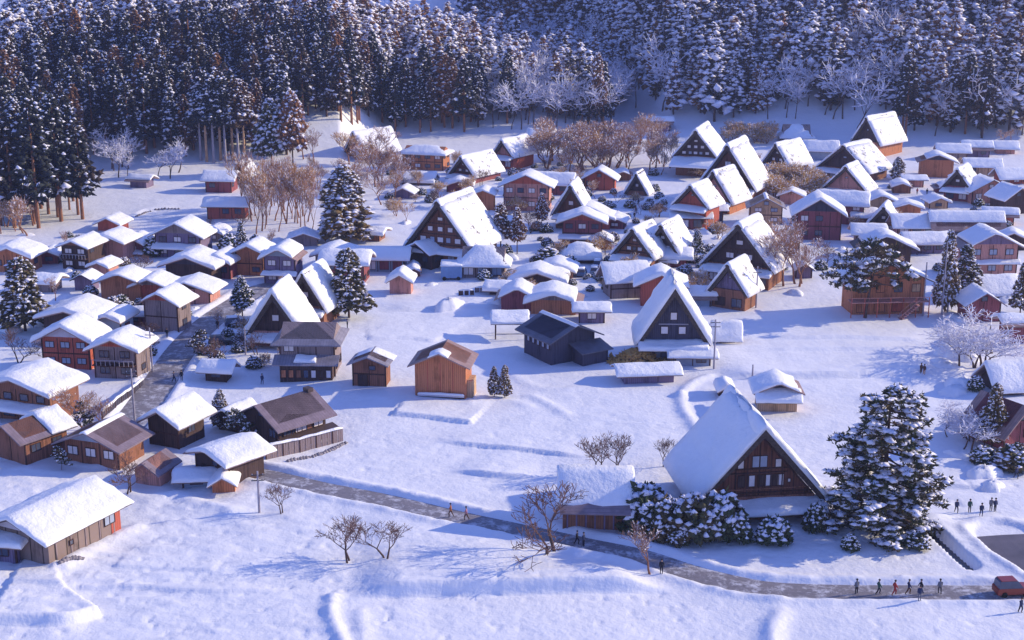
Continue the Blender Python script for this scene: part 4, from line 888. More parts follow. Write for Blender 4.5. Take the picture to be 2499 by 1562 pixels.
def conifer(seed, Hh, Rm, n, c0=.3, snowp=.5, ssize=.55, cs=.95, light=False, top=.85):
    """returns dict of (V,T): trunk, foliage, snow"""
    rg = np.random.RandomState(seed)
    t = rg.uniform(0, 1, n) ** 0.9; a = rg.uniform(0, 6.283, n) + 6 * t
    prof = np.clip(1 - t, 0, 1) ** top * (0.92 + .08 * np.sin(t * 17 + seed)) * np.where(t < .12, .65 + t * 2.9, 1)
    rr = Rm * prof * rg.uniform(.35, 1.0, n) ** .5 * (1 + .22 * np.sin(2 * a + seed + 7 * t) + .14 * np.sin(3 * a - 11 * t)) + .1
    z = Hh * (c0 + (1 - c0) * t) - rr * .18
    C = np.stack([rr * np.cos(a), rr * np.sin(a), z], 1); out = np.stack([np.cos(a), np.sin(a), -.35 + 0 * a], 1)
    sz = cs * (.55 + .6 * (1 - t)) * rg.uniform(.75, 1.25, n)
    L = [blobs(C, np.stack([sz * .85, sz * .85, sz * .6], 1), rg, .4)]
    if not light: L.append(spikes(C, sz * 1.25, rg, 3, .25, .35, out))
    fol = joinvf(L)
    k = rg.uniform(0, 1, n) < snowp
    Cs = C[k] + out[k] * (sz[k] * .35)[:, None] + np.array([0, 0, 1]) * (sz[k] * .45)[:, None]; ss = sz[k] * ssize * rg.uniform(.5, 1.9, k.sum())
    sn = blobs(Cs, np.stack([ss, ss, ss * .55], 1), rg, .45)
    if not light:
        q = rg.uniform(0, 1, n) < snowp * .8
        sn = joinvf([sn, spikes(C[q] + np.array([0, 0, 1]) * (sz[q] * .5)[:, None], sz[q] * 1.25, rg, 2, .30, .30, out[q] * 1.6)])
    tr = tubes([(0, 0, -1.5), (0, 0, Hh * .5)], [(0, 0, Hh * .5), (0, 0, Hh * .96)], [Hh * .018, Hh * .012], [Hh * .012, .03], 6)
    # dead stubs under the crown
    return dict(trunk=tr, foliage=fol, snow=sn)
def bare(seed, Hh, spread=.5, levels=4, kids=3, frost=0.0, r0=None, upright=.4, stem=.28, multi=1):
    rg = random.Random(seed); segs = []
    def grow(p, d, l, r, lv):
        nseg = 2
        for i in range(nseg):
            d2 = (d + Vector((rg.gauss(0, .16), rg.gauss(0, .16), rg.gauss(0, .10)))).normalized(); q = p + d2 * l / nseg
            segs.append((p, q, r, r * .78, lv)); p, d, r = q, d2, r * .78
            if i == 0 and lv > 0 and lv < levels:
                side(p, d, l * .62, r * .6, lv + 1)
        if lv >= levels: return
        for k in range(kids): side(p, d, l * rg.uniform(.58, .82), r * .68, lv + 1)
    def side(p, d, l, r, lv):
        v = Vector((rg.gauss(0, 1), rg.gauss(0, 1), rg.gauss(0, .5))).normalized()
        nd = (d * (1 - spread) + v * spread + Vector((0, 0, upright * .5))).normalized(); grow(p, nd, l, r, lv)
    r0 = r0 or Hh * .022
    for m in range(multi):
        o = Vector((rg.gauss(0, .25), rg.gauss(0, .25), 0)) if multi > 1 else Vector((0, 0, 0))
        d = Vector((rg.gauss(0, .22 if multi > 1 else .08), rg.gauss(0, .22 if multi > 1 else .08), 1)).normalized()
        grow(Vector((0, 0, -.8)) + o, d, Hh * stem + .8, r0, 0)
    zt = max(s[1].z for s in segs); k = Hh / zt
    arr = lambda f: np.array([f(s) for s in segs], float)
    P = arr(lambda s: s[0]) * k; Q = arr(lambda s: s[1]) * k; a = arr(lambda s: s[2]); b_ = arr(lambda s: s[3]); lv = arr(lambda s: s[4])
    mr = .028
    big = lv <= 1; sm = ~big
    out = dict(trunk=tubes(P[big], Q[big], np.maximum(a[big], mr), np.maximum(b_[big], mr), 5), twigs=tubes(P[sm], Q[sm], np.maximum(a[sm], mr), np.maximum(b_[sm], mr), 3))
    if frost > 0:
        rs = np.random.RandomState(seed); m = sm & (rs.uniform(0, 1, len(sm)) < frost); up = np.array([0, 0, 1.])
        w_ = np.maximum(a[m], mr) * 1.0 + .05
        out['snow'] = tubes(P[m] + up * (w_ * .8)[:, None], Q[m] + up * (w_ * .8)[:, None], w_, w_ * .8, 3)
    return out
def proto(name, d, mats):
    return {k: mesh_np(k if k != 'snow' else 'snow_cover', v[0], v[1], mats[k]) for k, v in d.items()}
def plant(name, pr, x, y, sc, rz, label, cat, group=None, z=None, szz=1.0, tilt=0.0):
    o = empty(name, (x, y, ground(x, y) - .1 if z is None else z), rz); o.scale = (sc, sc, sc * szz); o.rotation_euler = (tilt, 0, rz)
    tag(o, label, cat, group)
    for k, me in pr.items():
        c_ = link({'snow': 'snow_cover'}.get(k, k), me, o)
        if k != 'trunk': c_['kind'] = 'stuff'
    return o
CM = dict(trunk='bark', foliage='f_cedar', snow='snow_tree'); CMW = dict(trunk='bark_warm', foliage='f_cedar', snow='snow_tree')
CED = [proto('c', conifer(i, 24, 3.5 + .25 * (i % 4), 260, c0, sp * .62, ss * 1.15, top=.55), CMW if i % 2 else CM) for i, (c0, sp, ss) in enumerate([(.16, .42, .42), (.26, .50, .45), (.12, .62, .5), (.30, .36, .40), (.10, .75, .55), (.22, .45, .45), (.14, .55, .5)])]
DARKC = [proto('c', conifer(20 + i, 24, 4.0, 290, .26, .22, .5, top=.5), CMW) for i in range(3)]
BRN = [proto('c', conifer(30 + i, 24, 4.0, 250, .22, .26, .5, top=.55), dict(trunk='bark_warm', foliage='f_brown', snow='snow_tree')) for i in range(2)]  # brown cedars with warm sunlight put into the crown colour
FR = [proto('b', bare(40 + i, 14, .55, 4, 3, .9, upright=.3), dict(trunk='bark', twigs='f_frost', snow='snow_tree')) for i in range(3)]
PINK = [proto('b', bare(50 + i, 13, .42, 5, 3, .10, upright=.6, stem=.30), dict(trunk='bark_warm', twigs='f_twig', snow='snow_tree')) for i in range(4)]
DRK = [proto('b', bare(60 + i, 7, .5, 4, 3, .0, upright=.35, stem=.2, multi=2, r0=.2), dict(trunk='bark', twigs='f_twigdark', snow='snow_tree')) for i in range(3)]
GLD = [proto('b', bare(70 + i, 8, .5, 4, 4, .15, upright=.3, stem=.2, multi=3), dict(trunk='bark_warm', twigs='f_gold', snow='snow_tree')) for i in range(2)]  # golden twig colour also carries the warm sunlight of the back rows
RG = random.Random(5)
def clear_of_houses(x, y, m=1.5):
    for hx, hy, w, L, rz in ALLB:
        dx, dy = x - hx, y - hy; a = dx * math.cos(rz) + dy * math.sin(rz); b_ = -dx * math.sin(rz) + dy * math.cos(rz)
        if abs(a) < w / 2 + m and -m < b_ < L + m: return False
    return True
# --- the wooded hills: every tree has its own place; the nearest are things, the rest one mass
cand = []
def scatter(x0, x1, y0, y1, step, ok):
    y = y0
    while y < y1:
        x = x0 + RG.uniform(0, step)
        while x < x1:
            xx, yy = x + RG.uniform(-.35, .35) * step, y + RG.uniform(-.35, .35) * step
            if ok(xx, yy): cand.append((xx, yy))
            x += step
        y += step * .92
def okA(x, y):
    k = min(max(y, 300), 560) / 500; f = float(np.interp(x / k, AX, AY)); px, py, s = proj((x, y, float(base(x, y))))
    if px < -40: return False
    if x / k > 36 or y < f - 2: return False
    if 700 < px < 960 and py > 305: return False        # the clearing under the slim trunks
    if px < 735 and py > 412 + (20 if px < 420 else 0) and px > 225: return False
    if 462 < px < 620 and py > 372: return False
    if px >= 960 and py > 350: return False
    return clear_of_houses(x, y)
def okB(x, y):
    px, py, s = proj((x, y, float(base(x, y))))
    if px > 2545 or px < 1130: return False
    f = float(np.interp(x, BX, BY))
    if y < f - 14 or py < -210: return False
    if px < 1460 and 95 < py + 0 < 330 and not (RG.random() < .22): return False
    if 1460 < px < 1620 and py > 275: return False
    if px > 1620 and py > (300 if px < 1900 else 338): return False
    if 1900 < px < 2080 and py > 296: return False
    if 2110 < px < 2200 and py > 270: return False
    return clear_of_houses(x, y)
scatter(-205, 48, 405, 575, 5.4, okA); nA = len(cand)
scatter(-30, 235, 446, 690, 6.2, okB)
# near-left cedar grove
grove = []
for i in range(60):
    px, py = RG.uniform(-60, 215), RG.uniform(440, 562)
    if px > 150 and py > 545: py -= 25
    if py < 470 and px > 120: continue
    x, y = G(px, py)
    if all(math.hypot(x - a, y - b_) > 3.6 for a, b_ in grove): grove.append((x, y))
info = []
for (x, y) in grove: info.append((math.hypot(x, y) - 200, x, y, 'grove'))
for i, (x, y) in enumerate(cand): info.append((math.hypot(x, y), x, y, 'A' if i < nA else 'B'))
info.sort()
print('forest trees', len(info), nA)
LAB = {'grove': ('dark snow-speckled cedar of the near grove at the left edge', 'cedars of the near left grove'),
       'A': ('snow-dusted cedar in the dense wood behind the village', 'cedars on the near wooded hill'),
       'B': ('snow-dusted cedar on the farther wooded slope at the right', 'cedars on the far right slope')}
nind = 0; rest = []
def zoneA(px):
    return ('left of the tiny grey hut' if px < 330 else 'above the shrine' if px < 640 else 'above the slope clearing' if px < 960 else 'above the speckled thatched house' if px < 1230 else 'at the right end of the spur' if px < 1500 else 'right of the spur')
def zoneV(cx, by):
    if cx < 760: return 'in the left cluster'
    if by < 480: return 'in the back rows'
    if cx < 1500: return 'in the middle of the village'
    return 'in the right part'
FROSTZ = [(1880, 2120, 250, 345), (1470, 1640, 150, 300), (1860, 2110, 190, 345), (1180, 1480, 60, 300), (2150, 2240, 250, 340), (2440, 2520, 250, 400)]
PINKZ = [(1960, 2200, 20, 190), (1330, 1500, 215, 330), (2240, 2500, 90, 260)]
for d, x, y, kd in info:
    z = float(base(x, y)); px, py, s = proj((x, y, z)); tpy = py - 20 * s
    h = RG.uniform(.68, 1.18); mid = (py + tpy) / 2
    fz = any(a < px < b_ and c < mid < e for a, b_, c, e in FROSTZ); pz = any(a < px < b_ and c < mid < e for a, b_, c, e in PINKZ)
    if kd == 'grove': pr = RG.choice(DARKC); h *= 1.02
    elif kd == 'A':
        pr = RG.choice(CED) if RG.random() < .68 else RG.choice(DARKC)
        if (800 < px < 1480 and y > float(np.interp(x / (min(max(y, 300), 560) / 500), AX, AY)) + 22 and RG.random() < .7) or RG.random() < .22: pr = RG.choice(BRN)
        if 640 < px < 760 and py > 380: pr = BRN[0]
        h *= .92
    else: pr = RG.choice(CED) if RG.random() < .72 else RG.choice(BRN)
    if (fz and RG.random() < .6): pr = RG.choice(FR); h *= 1.25
    elif pz and RG.random() < .5: pr = RG.choice(PINK); h *= 1.3
    if nind < 300 and -60 < px < 2560 and not (pr in FR or pr in PINK):
        plant('cedar_tree', pr, x, y, h, RG.uniform(0, 6.28), LAB[kd][0] if kd == 'grove' else LAB[kd][0] + ', ' + zoneA(px), 'cedar', LAB[kd][1] if kd == 'grove' else LAB[kd][1] + ', ' + zoneA(px), szz=RG.uniform(.92, 1.12)); nind += 1
    else: rest.append((x, y, z, h, pr in FR, pr in PINK, pr in BRN))
# one mass for the trees past the first three hundred
LT = [conifer(80 + i, 24, 4.0 + .3 * i, 150, .12, sp * .95, .85, 1.2, light=True, top=.55) for i, sp in enumerate([.6, .75, .5, .8, .65])]
LF = [bare(90 + i, 15, .55, 3, 4, .95, upright=.3, r0=.22) for i in range(2)]
VV = []; TT = []; MI = []; nv = 0
for x, y, z, h, f, pk, br in rest:
    d = RG.choice(LF) if (f or pk) else RG.choice(LT); a = RG.uniform(0, 6.28); c, s_ = math.cos(a), math.sin(a)
    for k, (V, T) in d.items():
        X = np.stack([(V[:, 0] * c - V[:, 1] * s_) * h + x, (V[:, 0] * s_ + V[:, 1] * c) * h + y, V[:, 2] * h + z - .2], 1)
        if f and k == 'twigs' or f and k == 'snow': pass
        mi = {'trunk': 0, 'foliage': 3 if br else 1, 'snow': 2, 'twigs': 4 if f else 5}[k]
        VV.append(X); TT.append(T + nv); MI.append(np.full(len(T), mi)); nv += len(X)
VV = np.concatenate(VV); TT = np.concatenate(TT); MI = np.concatenate(MI); print('mass tris', len(TT))
o = link('distant_forest', mesh_np('distant_forest', VV, TT, None, mi=MI, mats=['bark', 'f_cedar', 'snow_tree', 'f_brown', 'f_frost', 'f_twig']))
tag(o, 'snow-covered wood filling the far hillside above the village', 'forest', kind='stuff')

# --- single trees of the village
def treeat(name, pr, cx, by, toppx, H0, label, cat, group=None, wide=1.0):
    x, y = G(cx, by); z = ground(x, y); zt = height_from(x, y, toppx); sc = (zt - z) / H0
    o = plant(name, pr, x, y, sc, RG.uniform(0, 6.28), label, cat, group, z=z - .1); o.scale = (sc * wide, sc * wide, sc); return o
VC = [proto('c', conifer(200 + i, 12, 3.3, 520, c0, sp, .5, .60, top=.5), dict(trunk='bark', foliage=fo, snow='snow_tree')) for i, (c0, sp, fo) in enumerate([(.15, .5, 'f_olive'), (.3, .65, 'f_pine'), (.35, .45, 'f_brown'), (.12, .75, 'f_olive')])]
treeat('cedar_tree', VC[0], 852, 778, 606, 12, 'dark cedar with tall bare foot standing at the edge of the upper field', 'cedar', wide=1.15)
treeat('cedar_tree', VC[3], 842, 590, 402, 12, 'broad snow-tufted cedar with orange-lit foot behind the left cluster', 'cedar', wide=1.35)
treeat('cedar_tree', VC[0], 62, 806, 628, 12, 'bushy dark pine at the left edge below the orange house', 'pine', wide=1.25)
treeat('cedar_tree', VC[2], 716, 424, 222, 12, 'rusty brown cedar at the right end of the left wood', 'cedar', wide=.75)
treeat('cedar_tree', VC[1], 664, 424, 240, 12, 'cedar with big white tufts right of the shrine trunks', 'cedar', wide=.85)
treeat('cedar_tree', VC[2], 1456, 312, 128, 12, 'single tall slim cedar at the end of the wooded spur', 'cedar', wide=.5)
treeat('cedar_tree', VC[1], 592, 772, 672, 12, 'small snow-tufted cedar beside the upper street', 'cedar', wide=1.0)
treeat('cedar_tree', VC[2], 1222, 618, 495, 12, 'left one of two olive-brown conifers right of the wide thatched farmhouse', 'conifer', wide=.9)
treeat('cedar_tree', VC[2], 1262, 620, 505, 12, 'right one of two olive-brown conifers right of the wide thatched farmhouse', 'conifer', wide=.7)
treeat('cedar_tree', VC[2], 1322, 560, 470, 12, 'reddish slim conifer left of the one-window thatched house', 'conifer', wide=.7)
treeat('cedar_tree', VC[0], 1206, 966, 893, 12, 'left small evergreen right of the orange barn', 'evergreen', wide=.8)
treeat('cedar_tree', VC[0], 1232, 968, 890, 12, 'right small evergreen of the pair beside the orange barn', 'evergreen', wide=.8)
treeat('cedar_tree', VC[0], 2352, 724, 596, 12, 'two-tone pine clump left of the pale-pink house', 'pine', wide=1.1)
treeat('cedar_tree', VC[0], 2490, 760, 640, 12, 'dark pine at the right edge beside the pale-pink house', 'pine', wide=.7)
treeat('cedar_tree', VC[3], 2306, 760, 560, 12, 'slender snow-coated tree with brown trunk right of the balcony house', 'tree', wide=.55)
treeat('cedar_tree', VC[0], 2420, 1090, 935, 12, 'thin dark pine in front of the bare-roofed house at the right edge', 'pine', wide=.8)
treeat('cedar_tree', VC[3], 592, 640, 540, 12, 'small dark red-brown conifer left of the orange and blue houses', 'conifer', wide=.7)
treeat('cedar_tree', VC[3], 2190, 440, 382, 12, 'dark low conifer under the tall steep barn', 'conifer', wide=1.3)
treeat('cedar_tree', VC[1], 1700, 640, 560, 12, 'snowy conifer wedged left of the dark three-window farmhouse', 'conifer', wide=.8)
treeat('cedar_tree', VC[3], 540, 1040, 948, 12, 'feathery dark conifer behind the dark wing of the mauve-roofed house', 'conifer', wide=.9)
# bare trees
for i, (cx, by, tp, pi, lab) in enumerate([
    (1340, 1348, 1185, 0, 'wide bare brown fruit tree beside the road in front of the long barn'), (1462, 1156, 1052, 1, 'bare forked tree behind the long barn, left of a pair'), (1512, 1156, 1055, 2, 'bare leaning tree behind the long barn, right of a pair'),
    (1622, 1142, 1070, 1, 'small bare sapling left of the largest farmhouse roof'), (848, 1372, 1252, 2, 'knobbly bare mulberry left of the pair in the foreground field'), (950, 1374, 1272, 0, 'spreading bare shrub-tree right of the pair in the foreground field'),
    (688, 1252, 1180, 1, 'faint bare bush just below the start of the road'), (318, 1206, 1098, 2, 'thin dark bare tree at the corner of the plank barn'), (40, 884, 800, 0, 'small bare reddish tree left of the bright red house')]):
    treeat('bare_tree', DRK[pi], cx, by, tp, 7, lab, 'bare tree', wide=1.25 if i in (0, 5) else .95)
for i, (cx, by, tp, lab) in enumerate([(1588, 1404, 1292, 'pinkish twiggy tree standing alone below the road bend'), (205, 1052, 938, 'lavender frosted tree between the street and the snow-roofed orange house'), (240, 1058, 960, 'second frosted tree leaning by the street wall')]):
    treeat('bare_tree', PINK[i], cx, by, tp, 13, lab, 'bare tree', wide=1.4)
G1 = 'slim bare trees between the shrine and the village'
for i in range(34):
    cx = 605 + i * 4.7 + RG.uniform(-4, 4); by = RG.uniform(500, 575)
    treeat('bare_tree', PINK[i % 4], cx, by, by - RG.uniform(105, 165), 13, 'slim pinkish bare tree in the thin row above the village', 'bare tree', G1, wide=RG.uniform(.5, .85))
for (a, b_, c, d, n, wd, prs, lb, gr) in [
    (1330, 1505, 372, 425, 40, 1.3, PINK, 'pink sunlit bare tree at the foot of the wooded spur', 'pink bare trees below the spur'),
    (1525, 1600, 345, 425, 14, 1.1, PINK, 'pale bare tree left of the snow-apron farmhouse', 'pale bare trees near the snow-apron farmhouse'),
    (850, 935, 395, 505, 14, 1.1, PINK, 'pinkish bare tree in front of the lone thatched barn', 'pinkish bare trees before the lone barn'),
    (740, 800, 380, 470, 5, .8, PINK, 'pale pink bush tree on the snow slope left of the lone barn', 'pale bushes left of the lone barn'),
    (1870, 1990, 440, 495, 26, 1.1, GLD, 'golden-brown bare bush right of the tallest back-row farmhouse', 'golden bushes in the back row'),
    (1770, 1870, 335, 352, 10, 1.0, GLD, 'reddish bush behind the tallest back-row farmhouse', 'bushes behind the back row'),
    (1600, 1640, 400, 470, 6, .9, PINK, 'bare purplish bush left of the reddish thatched trio', 'bushes left of the thatched trio'),
    (1880, 1960, 620, 700, 8, .9, PINK, 'lavender bare bush right of the dark three-window farmhouse', 'bushes right of the dark farmhouse'),
    (2330, 2440, 850, 910, 9, 1.3, FR, 'frosted pale tree in the clump at the right field corner', 'frosted trees at the right field corner'),
    (2300, 2440, 1040, 1110, 10, 1.1, FR, 'lavender frosted tree left of the bare-roofed house at the right edge', 'bare trees by the right-edge house'),
    (0, 90, 540, 590, 8, .9, PINK, 'pink bare shrub under the near cedar grove', 'pink shrubs under the grove'),
    (230, 450, 395, 440, 10, .8, FR, 'frosted small tree at the left wood edge', 'frosted trees at the left wood edge'),
    (480, 560, 300, 330, 3, 1.3, FR, 'white-frosted cherry tree above the shrine trunks', 'frosted cherries above the shrine'),
    (2430, 2510, 300, 370, 6, 1.0, PINK, 'peach-lit bare tree at the far right slope', 'peach-lit trees far right'),
    (960, 1010, 440, 500, 4, .9, PINK, 'thin pale bush near the back-left houses', 'thin bushes at back left')]:
    for i in range(n):
        cx, by = RG.uniform(a, b_), RG.uniform(c, d); x, y = G(cx, by)
        if not clear_of_houses(x, y, .5): continue
        h = RG.uniform(7, 12) if prs is not GLD else RG.uniform(4.5, 7.5)
        if 'frosted cherry' in lb: h = 10
        if 'corner' in lb: h = RG.uniform(5, 8)
        if 'right edge' in lb or 'far right slope' in lb: h = RG.uniform(3.5, 6.5)
        H0 = {id(PINK): 13, id(FR): 14, id(GLD): 8}[id(prs)]
        o = plant('bare_tree', RG.choice(prs), x, y, h / H0, RG.uniform(0, 6), lb, 'bare tree', gr); sc = h / H0; o.scale = (sc * wd * 1.25, sc * wd * 1.25, sc)
# pale trunks of the shrine wood
TALL = [proto('c', conifer(400 + i, 26, 4.2, 260, .46, .4, .55, top=.45), dict(trunk='w_tan' if i else 'pole_grey', foliage='f_cedar', snow='snow_tree')) for i in range(2)]
for i in range(8):
    x, y = G(492 + i * 15 + RG.uniform(-3, 3), 392 + RG.uniform(-4, 6))
    o = plant('cedar_tree', TALL[i % 2], x, y, RG.uniform(.9, 1.05), RG.uniform(0, 6), 'giant old cedar with a tall pale bare trunk at the shrine', 'cedar', 'giant cedars at the shrine')

# --- spreading pines with snow pads
def padpine(seed, Hh, Rm, nl, padr=1.1, tuft=26, needle=.42, prof=.6, snow=1.0, z0=.12, bend=0, droop=0):
    rg = np.random.RandomState(seed); rr = random.Random(seed); segP, segQ, sr0, sr1 = [], [], [], []; pads = []
    pts = [Vector((bend * math.sin(t * 5) * .8, bend * math.cos(t * 4) * .5 - bend * .5, Hh * t)) for t in (0, .15, .3, .45, .6, .75, .9, 1)]; pts[0].z = -1
    for i in range(7): segP.append(pts[i]); segQ.append(pts[i + 1]); sr0.append(Hh * .026 * (1 - i / 8)); sr1.append(Hh * .026 * (1 - (i + 1) / 8))
    for i in range(nl):
        t = z0 + (1 - z0) * (i + .5) / nl; f = t * 7; j = min(6, int(f)); p = pts[j].lerp(pts[j + 1], f - j) if t < 1 else pts[-1]
        p = Vector((pts[j].x, pts[j].y, Hh * t)); a = i * 2.4 + rr.uniform(-.5, .5)
        l = Rm * ((1 - t) ** prof) * rr.uniform(.62, 1.08) + .5; drp = rr.uniform(-.30, -.05) * (1 - t * .7) + droop; pos = p; nseg = max(2, int(l / 1.5)); ang = a
        for k in range(nseg):
            ang += rr.uniform(-.22, .22); q = pos + Vector((math.cos(ang), math.sin(ang), drp + rr.uniform(-.08, .10))) * (l / nseg); r = max(.04, .16 * (1 - k / nseg) * (l / 6))
            segP.append(pos); segQ.append(q); sr0.append(r); sr1.append(r * .75); pos = q
            if k >= nseg * .25:
                for m in range(3 if k < nseg - 1 else 2):
                    o = Vector((rr.gauss(0, .9), rr.gauss(0, .9), rr.uniform(.0, .45))); c = pos + o; pads.append((c, padr * rr.uniform(.7, 1.25)))
                    segP.append(pos); segQ.append(c); sr0.append(.05); sr1.append(.03)
    for _ in range(3): pads.append((Vector((rr.gauss(0, .5), rr.gauss(0, .5), Hh - rr.uniform(0, .8))), padr * .7))
    Pc = np.array([p[0] for p in pads]); Pr = np.array([p[1] for p in pads]); n = len(Pc)
    m = tuft; off = rg.normal(size=(n * m, 3)); off /= np.linalg.norm(off, axis=1)[:, None]; off *= rg.uniform(.3, 1, (n * m, 1)) ** .5; off[:, 2] *= .38
    C = np.repeat(Pc, m, 0) + off * np.repeat(Pr, m)[:, None]
    outv = np.stack([off[:, 0], off[:, 1], np.full(n * m, .25)], 1)
    fol = spikes(C, np.full(n * m, needle), rg, 4, .20, -.10, outv)
    L = []
    for q in range(4):
        o = rg.normal(size=(n, 3)) * .34; o[:, 2] = 0; k = rg.uniform(0, 1, n) < snow
        L.append(blobs((Pc + o * Pr[:, None] + np.array([0, 0, .26]) * Pr[:, None])[k], (np.stack([Pr * .60, Pr * .60, Pr * .22], 1) * rg.uniform(.6, 1.25, (n, 1)))[k], rg, .3))
    print('pine', n, 'pads')
    return dict(trunk=tubes(segP, segQ, sr0, sr1, 6), foliage=fol, snow=joinvf(L))
PM = dict(trunk='bark', foliage='f_pine', snow='snow_tree')
pp = proto('pine', padpine(3, 19.2, 8.0, 96, 1.15, 14, .60, .50, 1.0, .04, droop=-.20), PM)
treeat('pine_tree', pp, 2150, 1292, 946, 19.6, 'huge spreading pine loaded with snow, right of the largest farmhouse', 'pine', wide=.96)
pq = proto('pine', padpine(8, 9, 7.0, 26, 1.1, 20, .5, .42, .6, .42, 1), PM)
treeat('pine_tree', pq, 2112, 776, 592, 9, 'wide flat-topped pine in front of the orange-brown balcony house', 'pine', wide=.72)
treeat('pine_tree', pq, 580, 1082, 1000, 9, 'trained garden pine in front of the dark gabled wing', 'pine', wide=.55)
treeat('pine_tree', pq, 486, 872, 808, 9, 'left snow-tufted pine shrub on the street corner', 'pine', wide=.6)
treeat('pine_tree', pq, 520, 878, 835, 9, 'right low pine shrub on the street corner', 'pine', wide=.6)
treeat('pine_tree', pq, 210, 1060, 985, 9, 'dark garden pine behind the glazed-gable house', 'pine', wide=.5)
treeat('pine_tree', pq, 150, 1150, 1090, 9, 'low dark pine at the left wall of the glazed-gable house', 'pine', wide=.5)
treeat('pine_tree', pq, 2480, 1135, 1080, 9, 'low snowy pine at the right edge below the bare-roofed house', 'pine', wide=.8)
# --- snow-laden shrubs
def shrub(seed, n=60, Rm=1.6, Hh=2.2, snowf=.9):
    rg = np.random.RandomState(seed); a = rg.uniform(0, 6.283, n); u_ = rg.uniform(0, 1, n); ph = np.arccos(1 - u_ * .98); q = rg.uniform(.55, 1, n) ** .5
    C = np.stack([Rm * q * np.sin(ph) * np.cos(a), Rm * q * np.sin(ph) * np.sin(a), .35 + (Hh - .4) * q * np.cos(ph)], 1); s = rg.uniform(.16, .34, n) * Rm / 1.6
    fol = joinvf([blobs(C, np.stack([s, s, s * .8], 1), rg, .35), spikes(C, s * 1.5, rg, 5, .3, 0)])
    k = (rg.uniform(0, 1, n) < snowf) & (C[:, 2] > .5)
    sn = joinvf([blobs(C[k] + np.array([0, 0, .16]) * Rm / 1.6, np.stack([s[k] * 1.05, s[k] * 1.05, s[k] * .6], 1), rg, .3),
                 blobs(np.array([[0, 0, Hh * .82]]), np.array([[Rm * .35, Rm * .35, Hh * .15]]), rg, .15)])
    return dict(foliage=fol, snow=sn)
SH = [proto('s', shrub(300 + i, 240, 1.6, 2.3, sf), dict(foliage='f_pine', snow='snow_tree')) for i, sf in enumerate([.75, .5, .62])]
for i, (cx, by, tp, wd, lab) in enumerate([
    (1560, 1290, 1150, 1.3, 'tall snow-buried shrub at the left corner of the farmhouse garden'), (1620, 1305, 1185, 1.2, 'round snow-topped shrub second from the left in the farmhouse garden'),
    (1690, 1312, 1170, 1.25, 'dense dark shrub with white caps in front of the left roof foot'), (1760, 1305, 1165, 1.1, 'snowy shrub touching the farmhouse porch'),
    (1800, 1318, 1235, 1.1, 'low speckled shrub below the farmhouse porch'), (1890, 1322, 1240, 1.4, 'mushroom-shaped snow-capped bush below the farmhouse gable'),
    (1655, 1325, 1262, 1.2, 'small shrub at the front of the farmhouse garden'), (1585, 1250, 1158, 1.4, 'white mound-like shrub beside the long barn'),
    (2235, 1335, 1290, 1.3, 'brown-tinted shrub at the foot of the huge pine'), (2075, 1340, 1300, 1.0, 'little dark shrub left of the huge pine'),
    (1990, 1290, 1210, 1.0, 'dark shrub squeezed between farmhouse and huge pine'), (2470, 1140, 1085, 1.6, 'snowy shrub clump by the right-edge house'), (2400, 1130, 1085, 1.3, 'brown-green shrub clump left of the right-edge house'),
    (2380, 960, 915, 1.0, 'small shrub at the corner of the frosted trees'), (380, 620, 575, 1.2, 'snow-capped garden shrub between two left-cluster houses'), (1335, 640, 600, 1.6, 'big snow-capped garden bush left of the domed shelter'),
    (1390, 655, 620, 1.1, 'golden-brown hedge bush in front of the domed shelter'), (560, 612, 566, 1.1, 'dark red bush left of the orange and blue houses')]):
    treeat('snowy_shrub', SH[i % 3], cx, by, tp + (by - tp) * (.18 if cx > 1500 and cx < 2000 else 0), 2.5, lab, 'shrub', wide=wd * (.62 if 1500 < cx < 2000 else .8))
# garden shrubs and snow heaps between the houses
k = 0
for t in range(2500):
    if k >= 230: break
    cx, by = RG.choice([(RG.uniform(150, 700), RG.uniform(560, 900)), (RG.uniform(1180, 1760), RG.uniform(560, 720)), (RG.uniform(1500, 2480), RG.uniform(420, 660)), (RG.uniform(950, 1500), RG.uniform(400, 520))])
    x, y = G(cx, by)
    if not clear_of_houses(x, y, .6) or any(seg_dist(np.array([x]), np.array([y]), L)[0][0] < hw + 1.3 for L, hw, _, _ in ROADS): continue
    o = plant('snowy_shrub', SH[k % 3], x, y, RG.uniform(.45, .95), RG.uniform(0, 6), 'small snow-capped garden shrub among the village houses', 'shrub', 'garden shrubs among the houses ' + zoneV(cx, by)); o['label'] = 'small snow-capped garden shrub among the houses ' + zoneV(cx, by); k += 1
k = 0
for t in range(3000):
    if k >= 150: break
    cx, by = RG.choice([(RG.uniform(100, 720), RG.uniform(560, 900)), (RG.uniform(1180, 1760), RG.uniform(520, 760)), (RG.uniform(1500, 2480), RG.uniform(390, 680)), (RG.uniform(950, 1500), RG.uniform(380, 560))])
    x, y = G(cx, by)
    if not clear_of_houses(x, y, .5) or any(seg_dist(np.array([x]), np.array([y]), L)[0][0] < hw + 1 for L, hw, _, _ in ROADS): continue
    H0, prs, lb, gr = RG.choice([(7, DRK, 'small dark leafless garden tree between the village houses', 'leafless garden trees among the houses'), (13, PINK, 'small pinkish leafless tree between the village houses', 'pinkish leafless trees among the houses'), (8, GLD, 'golden-brown leafless bush between the village houses', 'golden-brown bushes among the houses')])
    h = RG.uniform(2.0, 5.5)
    plant('bare_tree', RG.choice(prs), x, y, h / H0, RG.uniform(0, 6), lb + ' ' + zoneV(cx, by), 'bare tree', gr + ' ' + zoneV(cx, by)); k += 1
HEAP = []
